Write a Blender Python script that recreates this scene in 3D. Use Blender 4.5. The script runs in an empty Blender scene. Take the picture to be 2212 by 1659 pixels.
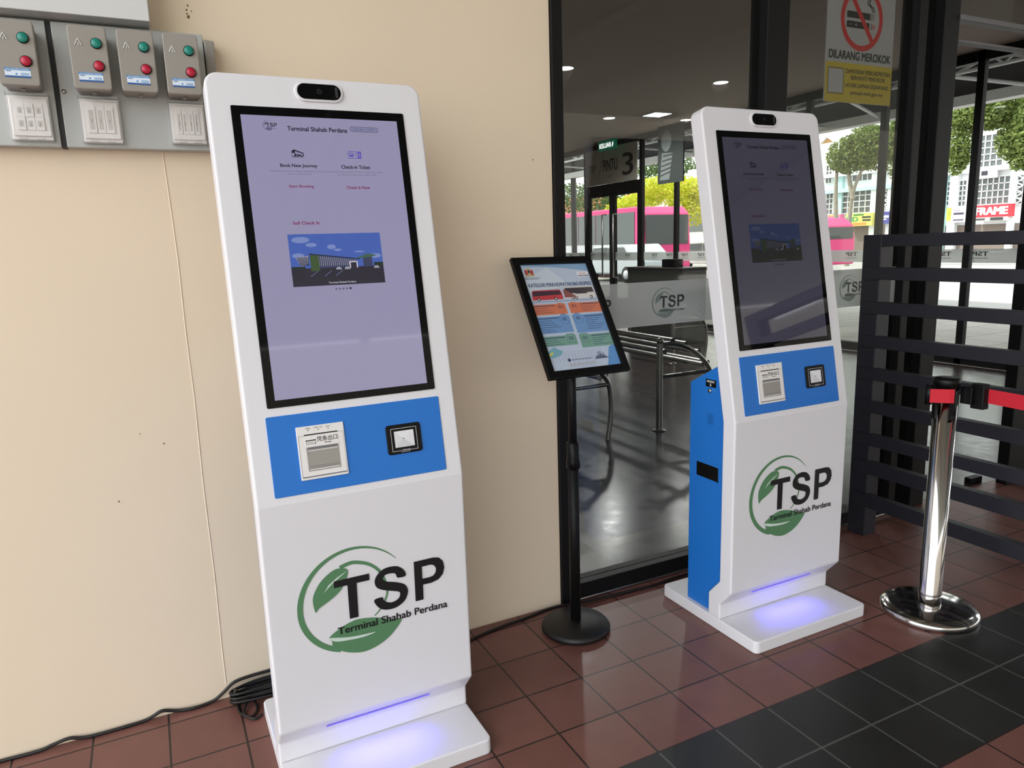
import bpy, bmesh, math, random
from mathutils import Matrix, Vector
random.seed(7)
SC = bpy.context.scene
COL = SC.collection

def lin(v):
    v /= 255.0
    return v / 12.92 if v <= .04045 else ((v + .055) / 1.055) ** 2.4
def rgb(r, g, b): return (lin(r), lin(g), lin(b), 1)

# ------------------------------------------------------------------ camera
CF, CX, CY, CZ, YAW, PIT, ROL = 1574.88, -.4443, -2.2863, 1.3787, .4567, -.1883, -.0324
_f = Vector((math.sin(YAW) * math.cos(PIT), math.cos(YAW) * math.cos(PIT), math.sin(PIT)))
_r0 = Vector((math.cos(YAW), -math.sin(YAW), 0)); _u0 = _r0.cross(_f)
_r = _r0 * math.cos(ROL) + _u0 * math.sin(ROL)
_u = -_r0 * math.sin(ROL) + _u0 * math.cos(ROL)
CAM = Vector((CX, CY, CZ))
cam = bpy.data.cameras.new('camera'); cam.sensor_width = 36; cam.lens = CF / 2212 * 36; cam.clip_end = 400; cam.clip_start = .05
co = bpy.data.objects.new('camera', cam); COL.objects.link(co)
co.matrix_world = Matrix(((_r.x, _u.x, -_f.x, CX), (_r.y, _u.y, -_f.y, CY), (_r.z, _u.z, -_f.z, CZ), (0, 0, 0, 1)))
SC.camera = co
def ray(px, py): return _r * ((px - 1106) / CF) - _u * ((py - 829.5) / CF) + _f
def onY(px, py, y=0.0):
    d = ray(px, py); return CAM + d * ((y - CY) / d.y)
def onX(px, py, x):
    d = ray(px, py); return CAM + d * ((x - CX) / d.x)
def onZ(px, py, z=0.0):
    d = ray(px, py); return CAM + d * ((z - CZ) / d.z)

# ------------------------------------------------------------------ light and exposure
W = bpy.data.worlds.new('sky'); SC.world = W; W.use_nodes = True
bg = W.node_tree.nodes['Background']
bg.inputs[0].default_value = (.93, .97, 1.0, 1); bg.inputs[1].default_value = 2.6
sun = bpy.data.lights.new('sun', 'SUN'); sun.energy = 4.8; sun.angle = .02; sun.color = (1, .96, .88)
so = bpy.data.objects.new('sun', sun); COL.objects.link(so)
so.rotation_euler = Vector((-.45, .42, .78)).to_track_quat('Z', 'Y').to_euler()
SC.view_settings.view_transform = 'Standard'; SC.view_settings.look = 'None'
SC.view_settings.exposure = 0.65; SC.view_settings.gamma = 1; SC.view_settings.use_curve_mapping = False

# ------------------------------------------------------------------ materials
MATS = {}
def mat(name, col, rough=.5, metal=0, spec=.5, emit=0, alpha=None, noise=0, nscale=8, coat=0):
    if name in MATS: return MATS[name]
    m = bpy.data.materials.new(name); m.use_nodes = True
    nt = m.node_tree; b = nt.nodes['Principled BSDF']
    b.inputs['Base Color'].default_value = col
    b.inputs['Roughness'].default_value = rough; b.inputs['Metallic'].default_value = metal
    b.inputs['Specular IOR Level'].default_value = spec
    b.inputs['Coat Weight'].default_value = coat
    if emit:
        b.inputs['Emission Color'].default_value = col; b.inputs['Emission Strength'].default_value = emit
    if noise:
        tc = nt.nodes.new('ShaderNodeTexCoord'); n = nt.nodes.new('ShaderNodeTexNoise'); n.inputs['Scale'].default_value = nscale
        n.inputs['Detail'].default_value = 5
        mx = nt.nodes.new('ShaderNodeMix'); mx.data_type = 'RGBA'
        mx.inputs[6].default_value = tuple(c * (1 - noise) for c in col[:3]) + (1,)
        mx.inputs[7].default_value = tuple(min(1, c * (1 + noise)) for c in col[:3]) + (1,)
        nt.links.new(tc.outputs['Object'], n.inputs['Vector']); nt.links.new(n.outputs['Fac'], mx.inputs[0])
        nt.links.new(mx.outputs[2], b.inputs['Base Color'])
    MATS[name] = m
    return m
def lit(name, col, s=1.0):      # a picture element on a lit display
    if name in MATS: return MATS[name]
    m = mat(name, (0, 0, 0, 1), .04, 0, .75)
    b = m.node_tree.nodes['Principled BSDF']
    b.inputs['Emission Color'].default_value = col; b.inputs['Emission Strength'].default_value = s
    return m
def glassmat(name, tint, ior=1.5, milk=0, milkcol=(.8, .8, .8, 1)):
    m = bpy.data.materials.new(name); m.use_nodes = True; nt = m.node_tree; nt.nodes.clear()
    out = nt.nodes.new('ShaderNodeOutputMaterial'); tr = nt.nodes.new('ShaderNodeBsdfTransparent'); tr.inputs[0].default_value = tint
    gl = nt.nodes.new('ShaderNodeBsdfGlossy'); gl.inputs['Roughness'].default_value = .0
    lw = nt.nodes.new('ShaderNodeLayerWeight'); pw = nt.nodes.new('ShaderNodeMath'); pw.operation = 'POWER'; pw.inputs[1].default_value = 5
    fr = nt.nodes.new('ShaderNodeMath'); fr.operation = 'MULTIPLY_ADD'; f0 = ((ior - 1) / (ior + 1)) ** 2
    fr.inputs[1].default_value = 1 - f0; fr.inputs[2].default_value = f0
    nt.links.new(lw.outputs['Facing'], pw.inputs[0]); nt.links.new(pw.outputs[0], fr.inputs[0])
    mx = nt.nodes.new('ShaderNodeMixShader'); last = tr
    if milk:
        df = nt.nodes.new('ShaderNodeBsdfDiffuse'); df.inputs[0].default_value = milkcol
        m2 = nt.nodes.new('ShaderNodeMixShader'); m2.inputs[0].default_value = milk
        tl = nt.nodes.new('ShaderNodeBsdfTranslucent'); tl.inputs[0].default_value = milkcol; m3 = nt.nodes.new('ShaderNodeMixShader'); m3.inputs[0].default_value = .4
        nt.links.new(df.outputs[0], m3.inputs[1]); nt.links.new(tl.outputs[0], m3.inputs[2])
        nt.links.new(tr.outputs[0], m2.inputs[1]); nt.links.new(m3.outputs[0], m2.inputs[2]); last = m2
    nt.links.new(fr.outputs[0], mx.inputs[0]); nt.links.new(last.outputs[0], mx.inputs[1]); nt.links.new(gl.outputs[0], mx.inputs[2])
    nt.links.new(mx.outputs[0], out.inputs[0])
    MATS[name] = m
    return m
def tilemat(name, cols, size, ox, oy, grout, rough, bands=(), gw=.006):
    """square tiles with grout; bands = (y_low, y_high, colour) rows of another tile colour"""
    m = bpy.data.materials.new(name); m.use_nodes = True; nt = m.node_tree; b = nt.nodes['Principled BSDF']
    N = nt.nodes.new; L = nt.links.new
    ge = N('ShaderNodeNewGeometry'); sp = N('ShaderNodeSeparateXYZ'); L(ge.outputs['Position'], sp.inputs[0])
    def M(op, a, bb=None, c=None):
        n = N('ShaderNodeMath'); n.operation = op
        for i, v in enumerate((a, bb, c)):
            if v is None: continue
            if isinstance(v, (int, float)): n.inputs[i].default_value = v
            else: L(v, n.inputs[i])
        return n.outputs[0]
    u = M('DIVIDE', M('SUBTRACT', sp.outputs[0], ox), size); v = M('DIVIDE', M('SUBTRACT', sp.outputs[1], oy), size)
    du = M('ABSOLUTE', M('SUBTRACT', M('FRACT', u), .5)); dv = M('ABSOLUTE', M('SUBTRACT', M('FRACT', v), .5))
    edge = M('MAXIMUM', du, dv)
    g = M('GREATER_THAN', edge, .5 - gw / size / 2)
    cb = N('ShaderNodeCombineXYZ'); L(M('FLOOR', u), cb.inputs[0]); L(M('FLOOR', v), cb.inputs[1])
    wn = N('ShaderNodeTexWhiteNoise'); wn.noise_dimensions = '2D'; L(cb.outputs[0], wn.inputs['Vector'])
    no = N('ShaderNodeTexNoise'); no.inputs['Scale'].default_value = 14; no.inputs['Detail'].default_value = 6; L(ge.outputs['Position'], no.inputs['Vector'])
    def mixc(f, a, c):
        n = N('ShaderNodeMix'); n.data_type = 'RGBA'
        for i, x in ((0, f), (6, a), (7, c)):
            if isinstance(x, (tuple, float, int)): n.inputs[i].default_value = x
            else: L(x, n.inputs[i])
        return n.outputs[2]
    base = mixc(wn.outputs['Value'], cols[0], cols[1])
    for (y0, y1, c0) in bands:
        f = M('MULTIPLY', M('GREATER_THAN', sp.outputs[1], y0), M('LESS_THAN', sp.outputs[1], y1))
        base = mixc(f, base, c0)
    hs = N('ShaderNodeHueSaturation'); L(base, hs.inputs['Color'])
    L(M('ADD', M('MULTIPLY', no.outputs['Fac'], .35), .83), hs.inputs['Value'])
    gc = grout
    for (y0, y1, c0) in bands[:1]:
        f = M('MULTIPLY', M('GREATER_THAN', sp.outputs[1], y0 + .004), M('LESS_THAN', sp.outputs[1], y1 - .004))
        gc = mixc(f, gc, rgb(82, 82, 78))
    L(mixc(g, hs.outputs[0], gc), b.inputs['Base Color'])
    L(M('ADD', M('MULTIPLY', no.outputs['Fac'], .2), rough - .1), b.inputs['Roughness'])
    bp = N('ShaderNodeBump'); bp.inputs['Strength'].default_value = .25; bp.inputs['Distance'].default_value = .004
    L(M('SUBTRACT', M('MULTIPLY', no.outputs['Fac'], .15), g), bp.inputs['Height']); L(bp.outputs[0], b.inputs['Normal'])
    MATS[name] = m
    return m

WALL = mat('beige paint', rgb(226, 208, 184), .75, spec=.2, noise=.035, nscale=2.2)
WHITE = mat('white powder coat', rgb(220, 218, 222), .38, spec=.4)
BLUE = mat('blue powder coat', rgb(25, 110, 197), .42)
BLACK = mat('black plastic', rgb(8, 8, 9), .4, spec=.22)
GLOSSB = mat('black glass', rgb(4, 4, 6), .04, spec=.22)
DARKFR = mat('black anodised aluminium', rgb(13, 12, 13), .5, spec=.25)
FENCE = mat('charcoal painted steel', rgb(34, 33, 40), .45)
STEEL = mat('polished stainless', rgb(205, 202, 200), .12, metal=1)
BRUSH = mat('brushed stainless', rgb(170, 168, 164), .3, metal=1)
GALV = mat('grey painted steel', rgb(176, 178, 176), .35, metal=.15)
GREY = mat('grey enamel', rgb(146, 140, 132), .45)
PALE = mat('pale grey sheet', rgb(205, 205, 203), .5)
RUB = mat('black rubber', rgb(16, 14, 14), .5)
GLASS = glassmat('window glass', (.86, .87, .85, 1), 1.5)
CLEAR = glassmat('clear polycarbonate', (.99, .99, .99, 1), 1.45)
TRACK = mat('white plastic', rgb(226, 222, 220), .35)
INK = mat('black print', rgb(10, 10, 12), .5)
GREEN = mat('green print', rgb(84, 128, 90), .5)
DGREEN = mat('grey green print', rgb(96, 118, 104), .5)

# ------------------------------------------------------------------ mesh building
_txt = {}
def glyphs(s, off=0.0):
    k = (s, off)
    if k in _txt: return _txt[k]
    c = bpy.data.curves.new('t', 'FONT'); c.body = s; c.fill_mode = 'FRONT'; c.resolution_u = 3; c.offset = off
    o = bpy.data.objects.new('t', c); COL.objects.link(o)
    e = o.evaluated_get(bpy.context.evaluated_depsgraph_get()); me = e.to_mesh()
    r = ([(v.co.x, v.co.y) for v in me.vertices], [tuple(p.vertices) for p in me.polygons])
    e.to_mesh_clear(); bpy.data.objects.remove(o); bpy.data.curves.remove(c)
    _txt[k] = r
    return r

class MB:
    def __init__(s, T=None): s.v = []; s.f = []; s.m = []; s.sm = []; s.mats = []; s.T = T
    def mi(s, m):
        if m not in s.mats: s.mats.append(m)
        return s.mats.index(m)
    def add(s, vs, fs, m, smooth=False):
        n = len(s.v); i = s.mi(m)
        for p in vs:
            p = Vector(p); s.v.append(s.T @ p if s.T is not None else p)
        for f in fs: s.f.append(tuple(n + k for k in f)); s.m.append(i); s.sm.append(smooth)
        return s
    def box(s, x0, x1, y0, y1, z0, z1, m):
        return s.add([(x, y, z) for z in (z0, z1) for y in (y0, y1) for x in (x0, x1)],
                     [(0, 2, 3, 1), (4, 5, 7, 6), (0, 1, 5, 4), (2, 6, 7, 3), (0, 4, 6, 2), (1, 3, 7, 5)], m)
    def prism(s, pts, a, b, m, axis='x', smooth=False):
        """closed outline pts extruded from a to b; axis x: pts are (y,z); y: (x,z); z: (x,y)"""
        mk = {'x': lambda p, t: (t, p[0], p[1]), 'y': lambda p, t: (p[0], t, p[1]), 'z': lambda p, t: (p[0], p[1], t)}[axis]
        n = len(pts)
        return s.add([mk(p, a) for p in pts] + [mk(p, b) for p in pts],
                     [tuple(range(n))[::-1], tuple(range(n, 2 * n))] + [(i, (i + 1) % n, n + (i + 1) % n, n + i) for i in range(n)], m)
    def poly(s, pts, y, m):          # flat outline facing -y
        return s.add([(p[0], y, p[1]) for p in pts], [tuple(range(len(pts)))], m)
    def rect(s, x0, x1, z0, z1, y, m): return s.poly([(x0, z0), (x1, z0), (x1, z1), (x0, z1)], y, m)
    def disc(s, cx, cz, r, y, m, n=24, r2=None):
        return s.poly([(cx + r * math.cos(2 * math.pi * i / n), cz + (r2 or r) * math.sin(2 * math.pi * i / n)) for i in range(n)], y, m)
    def ring(s, cx, cz, r, w, y, m, n=40, a0=0, a1=2 * math.pi, w1=None):
        vs = []; fs = []
        for i in range(n + 1):
            a = a0 + (a1 - a0) * i / n; ww = w if w1 is None else w + (w1 - w) * i / n
            vs += [(cx + r * math.cos(a), y, cz + r * math.sin(a)), (cx + (r - ww) * math.cos(a), y, cz + (r - ww) * math.sin(a))]
        for i in range(n): fs.append((2 * i, 2 * i + 1, 2 * i + 3, 2 * i + 2))
        return s.add(vs, fs, m)
    def frame(s, x0, x1, z0, z1, w, y, m):
        s.rect(x0, x1, z0, z0 + w, y, m); s.rect(x0, x1, z1 - w, z1, y, m); s.rect(x0, x0 + w, z0, z1, y, m); s.rect(x1 - w, x1, z0, z1, y, m)
        return s
    def text(s, t, x0, x1, z0, z1, y, m, bold=0.0, flip=False):
        vs, fs = glyphs(t)
        if bold:          # heavier weight: copies of the outlines shifted by part of a stroke
            b0, n0 = list(vs), len(vs); f0 = list(fs); vs, fs = [], []
            for k, (dx, dz) in enumerate(((-bold, -bold * .5), (bold, -bold * .5), (-bold, bold * .5), (bold, bold * .5), (0, 0))):
                vs += [(v[0] + dx, v[1] + dz) for v in b0]; fs += [tuple(k * n0 + q for q in f) for f in f0]
        ax, bx = min(v[0] for v in vs), max(v[0] for v in vs); az, bz = min(v[1] for v in vs), max(v[1] for v in vs)
        q = []; nb = len(vs) // 5 if bold else len(vs); dy = max(2e-5, .0015 * (z1 - z0)) if bold else 0
        for v in vs:
            k = (v[0] - ax) / (bx - ax)
            if flip: k = 1 - k
            q.append((x0 + k * (x1 - x0), y - dy * (len(q) // nb), z0 + (v[1] - az) / (bz - az) * (z1 - z0)))
        return s.add(q, fs, m)
    def tube(s, path, r, m, n=10, caps=True):
        P = [Vector(p) for p in path]; rings = []; vs = []
        t = (P[1] - P[0]).normalized(); up = Vector((0, 0, 1)) if abs(t.z) < .9 else Vector((1, 0, 0))
        a = t.cross(up).normalized()
        for i, p in enumerate(P):
            d = ((P[min(i + 1, len(P) - 1)] - P[max(i - 1, 0)])).normalized()
            a = (a - d * a.dot(d)).normalized(); b = d.cross(a)
            rr = r[i] if isinstance(r, (list, tuple)) else r
            vs += [p + (a * math.cos(2 * math.pi * k / n) + b * math.sin(2 * math.pi * k / n)) * rr for k in range(n)]
        fs = []
        for i in range(len(P) - 1):
            for k in range(n): fs.append((i * n + k, i * n + (k + 1) % n, (i + 1) * n + (k + 1) % n, (i + 1) * n + k))
        s.add(vs, fs, m, True)
        if caps:
            L = len(P) - 1
            s.add(vs[:n], [tuple(range(n))[::-1]], m); s.add(vs[L * n:], [tuple(range(n))], m)
        return s
    def lathe(s, prof, m, n=40, c=(0, 0), smooth=True):
        """prof: (r, z) list turned about a vertical axis through c"""
        vs = []; fs = []
        for (r, z) in prof: vs += [(c[0] + r * math.cos(2 * math.pi * k / n), c[1] + r * math.sin(2 * math.pi * k / n), z) for k in range(n)]
        for i in range(len(prof) - 1):
            for k in range(n): fs.append((i * n + k, i * n + (k + 1) % n, (i + 1) * n + (k + 1) % n, (i + 1) * n + k))
        return s.add(vs, fs, m, smooth)
    def build(s, name, parent=None, origin=None, bevel=0, seg=2, fix=True):
        me = bpy.data.meshes.new(name)
        o0 = Vector(origin) if origin is not None else Vector((0, 0, 0))
        me.from_pydata([tuple(v - o0) for v in s.v], [], s.f)
        for m in s.mats: me.materials.append(m)
        me.polygons.foreach_set('material_index', s.m); me.polygons.foreach_set('use_smooth', s.sm)
        me.update()
        if fix:
            bm = bmesh.new(); bm.from_mesh(me); bmesh.ops.recalc_face_normals(bm, faces=bm.faces); bm.to_mesh(me); bm.free()
        o = bpy.data.objects.new(name, me); COL.objects.link(o); o.location = o0
        if parent is not None: o.parent = parent
        if bevel:
            b = o.modifiers.new('bevel', 'BEVEL'); b.width = bevel; b.segments = seg; b.limit_method = 'ANGLE'; b.angle_limit = math.radians(25)
            b.harden_normals = False
        return o

def tag(o, label=None, cat=None, group=None, kind=None):
    for k, v in (('label', label), ('category', cat), ('group', group), ('kind', kind)):
        if v: o[k] = v
    return o
def thing(name, label, cat, loc=(0, 0, 0), group=None):
    o = bpy.data.objects.new(name, None); COL.objects.link(o); o.location = loc; o.empty_display_size = .1
    return tag(o, label, cat, group)
def struct(o): o['kind'] = 'structure'; return o
def kids(o): return [c for c in COL.objects if c.parent == o]
def copy_tree(o, parent=None):
    c = o.copy(); COL.objects.link(c); c.parent = parent
    for ch in kids(o): copy_tree(ch, c)
    return c
def rrect(x0, x1, z0, z1, r, n=5):
    pts = []
    for cx, cz, a in ((x1 - r, z1 - r, 0), (x0 + r, z1 - r, 90), (x0 + r, z0 + r, 180), (x1 - r, z0 + r, 270)):
        for i in range(n + 1):
            t = math.radians(a + 90 * i / n); pts.append((cx + r * math.cos(t), cz + r * math.sin(t)))
    return pts

# ------------------------------------------------------------------ the setting
FLOORT = tilemat('terracotta floor tile', (rgb(108, 69, 62), rgb(116, 76, 68)), .2, .0691, .0578 - .1156, rgb(38, 27, 25), .38,
                 bands=((-1.2578, -.8578, rgb(35, 35, 34)), (-9, -4.0578, rgb(120, 118, 112))))
HALLT = tilemat('grey floor tile', (rgb(50, 43, 39), rgb(56, 49, 44)), .3, .1, .05, rgb(20, 18, 17), .22, gw=.008)
PAVE = tilemat('concrete paving', (rgb(196, 192, 186), rgb(204, 200, 194)), .6, 0, 0, rgb(150, 148, 142), .8, gw=.02)
mb = MB(); mb.box(-9, 13, -8, .03, -.1, 0, FLOORT); struct(mb.build('floor'))
mb = MB(); mb.box(.86, 7.06, .03, 13.9, -.1, 0.0, HALLT); struct(mb.build('floor_hall')); HALLT.node_tree.nodes['Principled BSDF'].inputs['Specular IOR Level'].default_value = .35
mb = MB(); mb.box(7.06, 12, .03, 34, -.1, -.004, PAVE); struct(mb.build('floor_walkway'))
ASPH = mat('asphalt', rgb(150, 148, 146), .9, noise=.12, nscale=3)
mb = MB(); mb.box(12, 90, -8, 90, -.3, -.14, ASPH); struct(mb.build('floor_road'))
mb = MB(); mb.box(-60, 90, -70, -8, -.3, -.1, mat('forecourt concrete', rgb(176, 173, 166), .9, noise=.1, nscale=1)); struct(mb.build('floor_forecourt'))
mb = MB(); mb.box(-60, -9, -8, 30, -.3, -.1, MATS['forecourt concrete']); struct(mb.build('floor_yard'))

mb = MB(); mb.box(-9, .86, 0, .14, -.05, 6, WALL)
# hairline bead of filler down the wall, and a flaked patch near the ceiling
xs = [(-.364, 1.658), (-.360, 1.5), (-.357, 1.369), (-.3585, 1.15), (-.356, .969), (-.359, .7), (-.357, .403), (-.36, .17), (-.36, .05)]
mb.tube([(x, .0005, z) for x, z in xs], .0022, WALL, 6)
FLAKE = mat('flaked paint', rgb(110, 84, 58), .9)
for cx, cy, r in ((405, 12, 2.6), (403, 22, 2.2), (407, 36, 4), (404, 30, 1.8), (413, 24, 1.5), (354, 958, 2.2), (257, 1083, 2), (302, 937, 1.5), (1151, 345, 2)):
    c = onY(cx, cy, 0); rr = r * .0012
    mb.poly([(c.x + rr * math.cos(k) * random.uniform(.5, 1.2), c.z + rr * 1.3 * math.sin(k) * random.uniform(.5, 1.2)) for k in (0, .9, 1.8, 2.7, 3.6, 4.5, 5.4)], -.0012, FLAKE)
struct(mb.build('wall_left'))
DK = mat('dark painted soffit', rgb(96, 94, 90), .8)
SOF = mat('canopy sheet', rgb(150, 152, 146), .7)
mb = MB(); mb.box(-2.4, 22, -13.2, .0, 4.4, 4.53, SOF)
for x in (-2.3, -.6, 1.2, 3.4, 5.6, 7.8): mb.box(x, x + .08, -13.2, -.02, 4.28, 4.4, SOF)
struct(mb.build('ceiling_canopy'))
HC = mat('hall ceiling board', rgb(176, 156, 146), .85)
mb = MB(); mb.box(.86, 7.1, .86, 13.9, 3.1, 3.3, HC); mb.box(.86, 7.1, .1, .86, 3.1, 3.3, HC); struct(mb.build('ceiling'))
HW = mat('hall wall paint', rgb(150, 146, 140), .8)
mb = MB(); mb.box(.72, .86, .14, 13.9, -.05, 6, HW); struct(mb.build('wall_hall_left'))
mb = MB(); mb.box(.72, 7.1, 13.9, 14.05, -.05, 6, HW); struct(mb.build('wall_back'))
mb = MB(); mb.box(.86, 7.4, 0.0, 14.05, 3.42, 6, mat('sun blocker render', rgb(196, 190, 178), .8)); struct(mb.build('wall_upper_sun_blocker'))  # unseen upper mass added to keep the sun off the walkway

# near glazing line (window_1): jamb, sill, mullions, panes
w1 = thing('window_1', None, None); struct(w1)
mb = MB(); mb.box(.862, .905, -.012, .09, 0, 3.42, DARKFR); mb.box(.905, 2.747, .0, .08, 0, .062, DARKFR); mb.box(.905, 2.747, -.02, .0, 0, .012, BRUSH)
mb.box(1.841, 1.958, -.005, .09, .062, 3.42, DARKFR)
mb.box(2.747, 2.796, -.005, .09, 0, 3.42, DARKFR); mb.box(2.907, 3.012, -.01, .12, 0, 3.42, DARKFR)
mb.build('window_frame', w1, bevel=.003)
for a, b in ((.905, 1.841), (1.958, 2.747), (2.796, 2.907)):
    mb = MB(); mb.box(a, b, .036, .044, .062, 3.42, GLASS); mb.build('pane', w1)
d3 = thing('door_2', None, None); struct(d3)
mb = MB(); AL = mat('grey aluminium', rgb(104, 102, 104), .45); mb.box(3.012, 3.645, -.02, .03, 2.322, 2.345, AL); mb.box(3.012, 3.645, .03, .07, 2.243, 2.258, AL); mb.box(3.645, 4.3, -.06, .0, 0, 3.42, DARKFR)  # thin door beams in one even mid grey
mb.box(3.51, 3.61, .05, .09, 0, .03, DARKFR); mb.build('door_frame', d3, bevel=.003)
mb = MB(); mb.box(3.012, 3.61, .036, .044, 2.35, 3.42, GLASS); mb.build('pane', d3)
mb = MB(); mb.box(4.3, 7.1, -.06, .02, 0, 3.42, DARKFR); struct(mb.build('wall_right'))

# side glazing of the hall (x = 7.1)
XF = 7.1
w2 = thing('window_2', None, None); struct(w2)
mb = MB()
ys = [.1, .95, 1.9, 2.43, 3.48, 4.53, 5.55, 7.07, 7.97, 9.7, 11.2, 12.6, 13.85]
for y in ys:
    w = .07
    mb.box(XF, XF + .06, y - w / 2, y + w / 2, 0, 3.1, DARKFR)
mb.box(XF, XF + .1, .1, 8.0, 0, .1, DARKFR); mb.box(XF, XF + .1, 9.7, 13.85, 0, .1, DARKFR)
mb.box(XF, XF + .1, .1, 13.85, 3.0, 3.12, DARKFR); mb.box(XF, XF + .1, .1, 13.85, -.1, 0, DARKFR)
mb.build('window_frame', w2)
for a, b in zip(ys[:-1], ys[1:]):
    if a == 7.97: continue
    mb = MB(); mb.box(XF + .04, XF + .048, a + .045, b - .045, .1, 3.0, GLASS); mb.build('pane', w2)
d1 = thing('door_1', None, None); struct(d1)
mb = MB(); mb.box(XF, XF + .1, 8.0, 9.66, 2.26, 2.39, DARKFR)
for a, b in ((8.02, 8.83), (8.86, 9.65)):
    mb.box(XF + .02, XF + .07, a, a + .07, .02, 2.26, DARKFR); mb.box(XF + .02, XF + .07, b - .07, b, .02, 2.26, DARKFR)
    mb.box(XF + .02, XF + .07, a, b, .02, .14, DARKFR); mb.box(XF + .02, XF + .07, a, b, 2.18, 2.26, DARKFR)
mb.build('door_frame', d1)
for a, b in ((8.09, 8.76), (8.93, 9.58)):
    mb = MB(); mb.box(XF + .04, XF + .048, a, b, .14, 2.18, GLASS); mb.build('pane', d1)
for y in (8.70, 9.04):
    mb = MB(); mb.tube([(XF + .02, y, .75), (XF - .06, y, .75), (XF - .06, y, 1.86), (XF + .02, y, 1.86)], .016, BRUSH, 8); mb.build('door_handle', d1)

def spl(P, n=8):
    out = []; P = [Vector(p) for p in P]
    for i in range(len(P) - 1):
        p0, p1, p2, p3 = P[max(0, i - 1)], P[i], P[i + 1], P[min(len(P) - 1, i + 2)]
        for k in range(n):
            t = k / n; out.append(.5 * (2 * p1 + (p2 - p0) * t + (2 * p0 - 5 * p1 + 4 * p2 - p3) * t * t + (3 * p1 - p0 - 3 * p2 + p3) * t ** 3))
    return out + [P[-1]]
# ------------------------------------------------------------------ logo
LEAF1 = [(-.0627, .5704), (-.0864, .5799), (-.1083, .5737), (-.1345, .5534), (-.1525, .5256), (-.1568, .5038), (-.1521, .475), (-.1418, .4846), (-.1142, .4985), (-.0877, .5168), (-.0715, .5398)]
VEIN1 = [(-.0638, .5696), (-.0918, .5563), (-.1144, .5408), (-.1275, .5231), (-.107, .541), (-.088, .5535)]
ARC = [(-.0828, .5809), (-.0535, .5877), (-.0285, .5827), (-.0034, .5708), (.0193, .5481), (.0325, .5173), (.037, .4854), (.0289, .4615), (.014, .4393), (-.0013, .4262)]
LEAF2 = [(-.1232, .3978), (-.0917, .4165), (-.0542, .4278), (-.0172, .4245), (.0125, .4165), (.0461, .4025), (.0712, .3977), (.0561, .3753), (.0313, .3537), (-.0004, .3384), (-.035, .3323), (-.0682, .3389), (-.0966, .3525), (-.1155, .3668), (-.1175, .384)]
VEIN2 = [(-.1260, .3965), (-.0794, .3861), (-.039, .3818), (-.0014, .38), (-.0357, .3748), (-.08, .3775), (-.1088, .3826)]
LT = [(-.1007, .548), (-.0085, .548), (-.0085, .5297), (-.0431, .5297), (-.0444, .4353), (-.0673, .4353), (-.0669, .5295), (-.1015, .5295)]
LS = [(.0896, .5183), (.0856, .5352), (.071, .5486), (.0521, .5531), (.0291, .5506), (.0113, .5372), (.0045, .5212), (.009, .5043), (.0253, .4931), (.0514, .4837), (.0684, .4774), (.071, .4687), (.0652, .4581), (.0494, .4521), (.0343, .4561), (.0253, .4644), (.022, .4732), (.0003, .4708), (.0055, .4536), (.0179, .4403), (.0366, .4341), (.0599, .4353), (.0821, .4477), (.0924, .4673), (.0921, .4815), (.0832, .4958), (.0606, .5066), (.0381, .5137), (.0279, .5213), (.0276, .5274), (.0356, .5341), (.0509, .5344), (.0621, .5301), (.0671, .5178)]
LP = [(.114, .5515), (.1696, .5518), (.1856, .5481), (.1971, .5353), (.2002, .5162), (.1952, .499), (.1822, .4857), (.1616, .4805), (.1363, .4806), (.1355, .4378), (.1131, .4376)]
LPH = [(.1358, .5326), (.1606, .5333), (.1704, .5293), (.1759, .5199), (.1745, .508), (.1667, .4997), (.1545, .4977), (.1354, .4983)]
def smooth_closed(P, n=4):
    out = []; N = len(P)
    for i in range(N):
        p0, p1, p2, p3 = P[i - 1], P[i], P[(i + 1) % N], P[(i + 2) % N]
        for k in range(n):
            t = k / n
            out.append(tuple(.5 * (2 * p1[j] + (p2[j] - p0[j]) * t + (2 * p0[j] - 5 * p1[j] + 4 * p2[j] - p3[j]) * t * t + (3 * p1[j] - p0[j] - 3 * p2[j] + p3[j]) * t ** 3) for j in (0, 1)))
    return out
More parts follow.
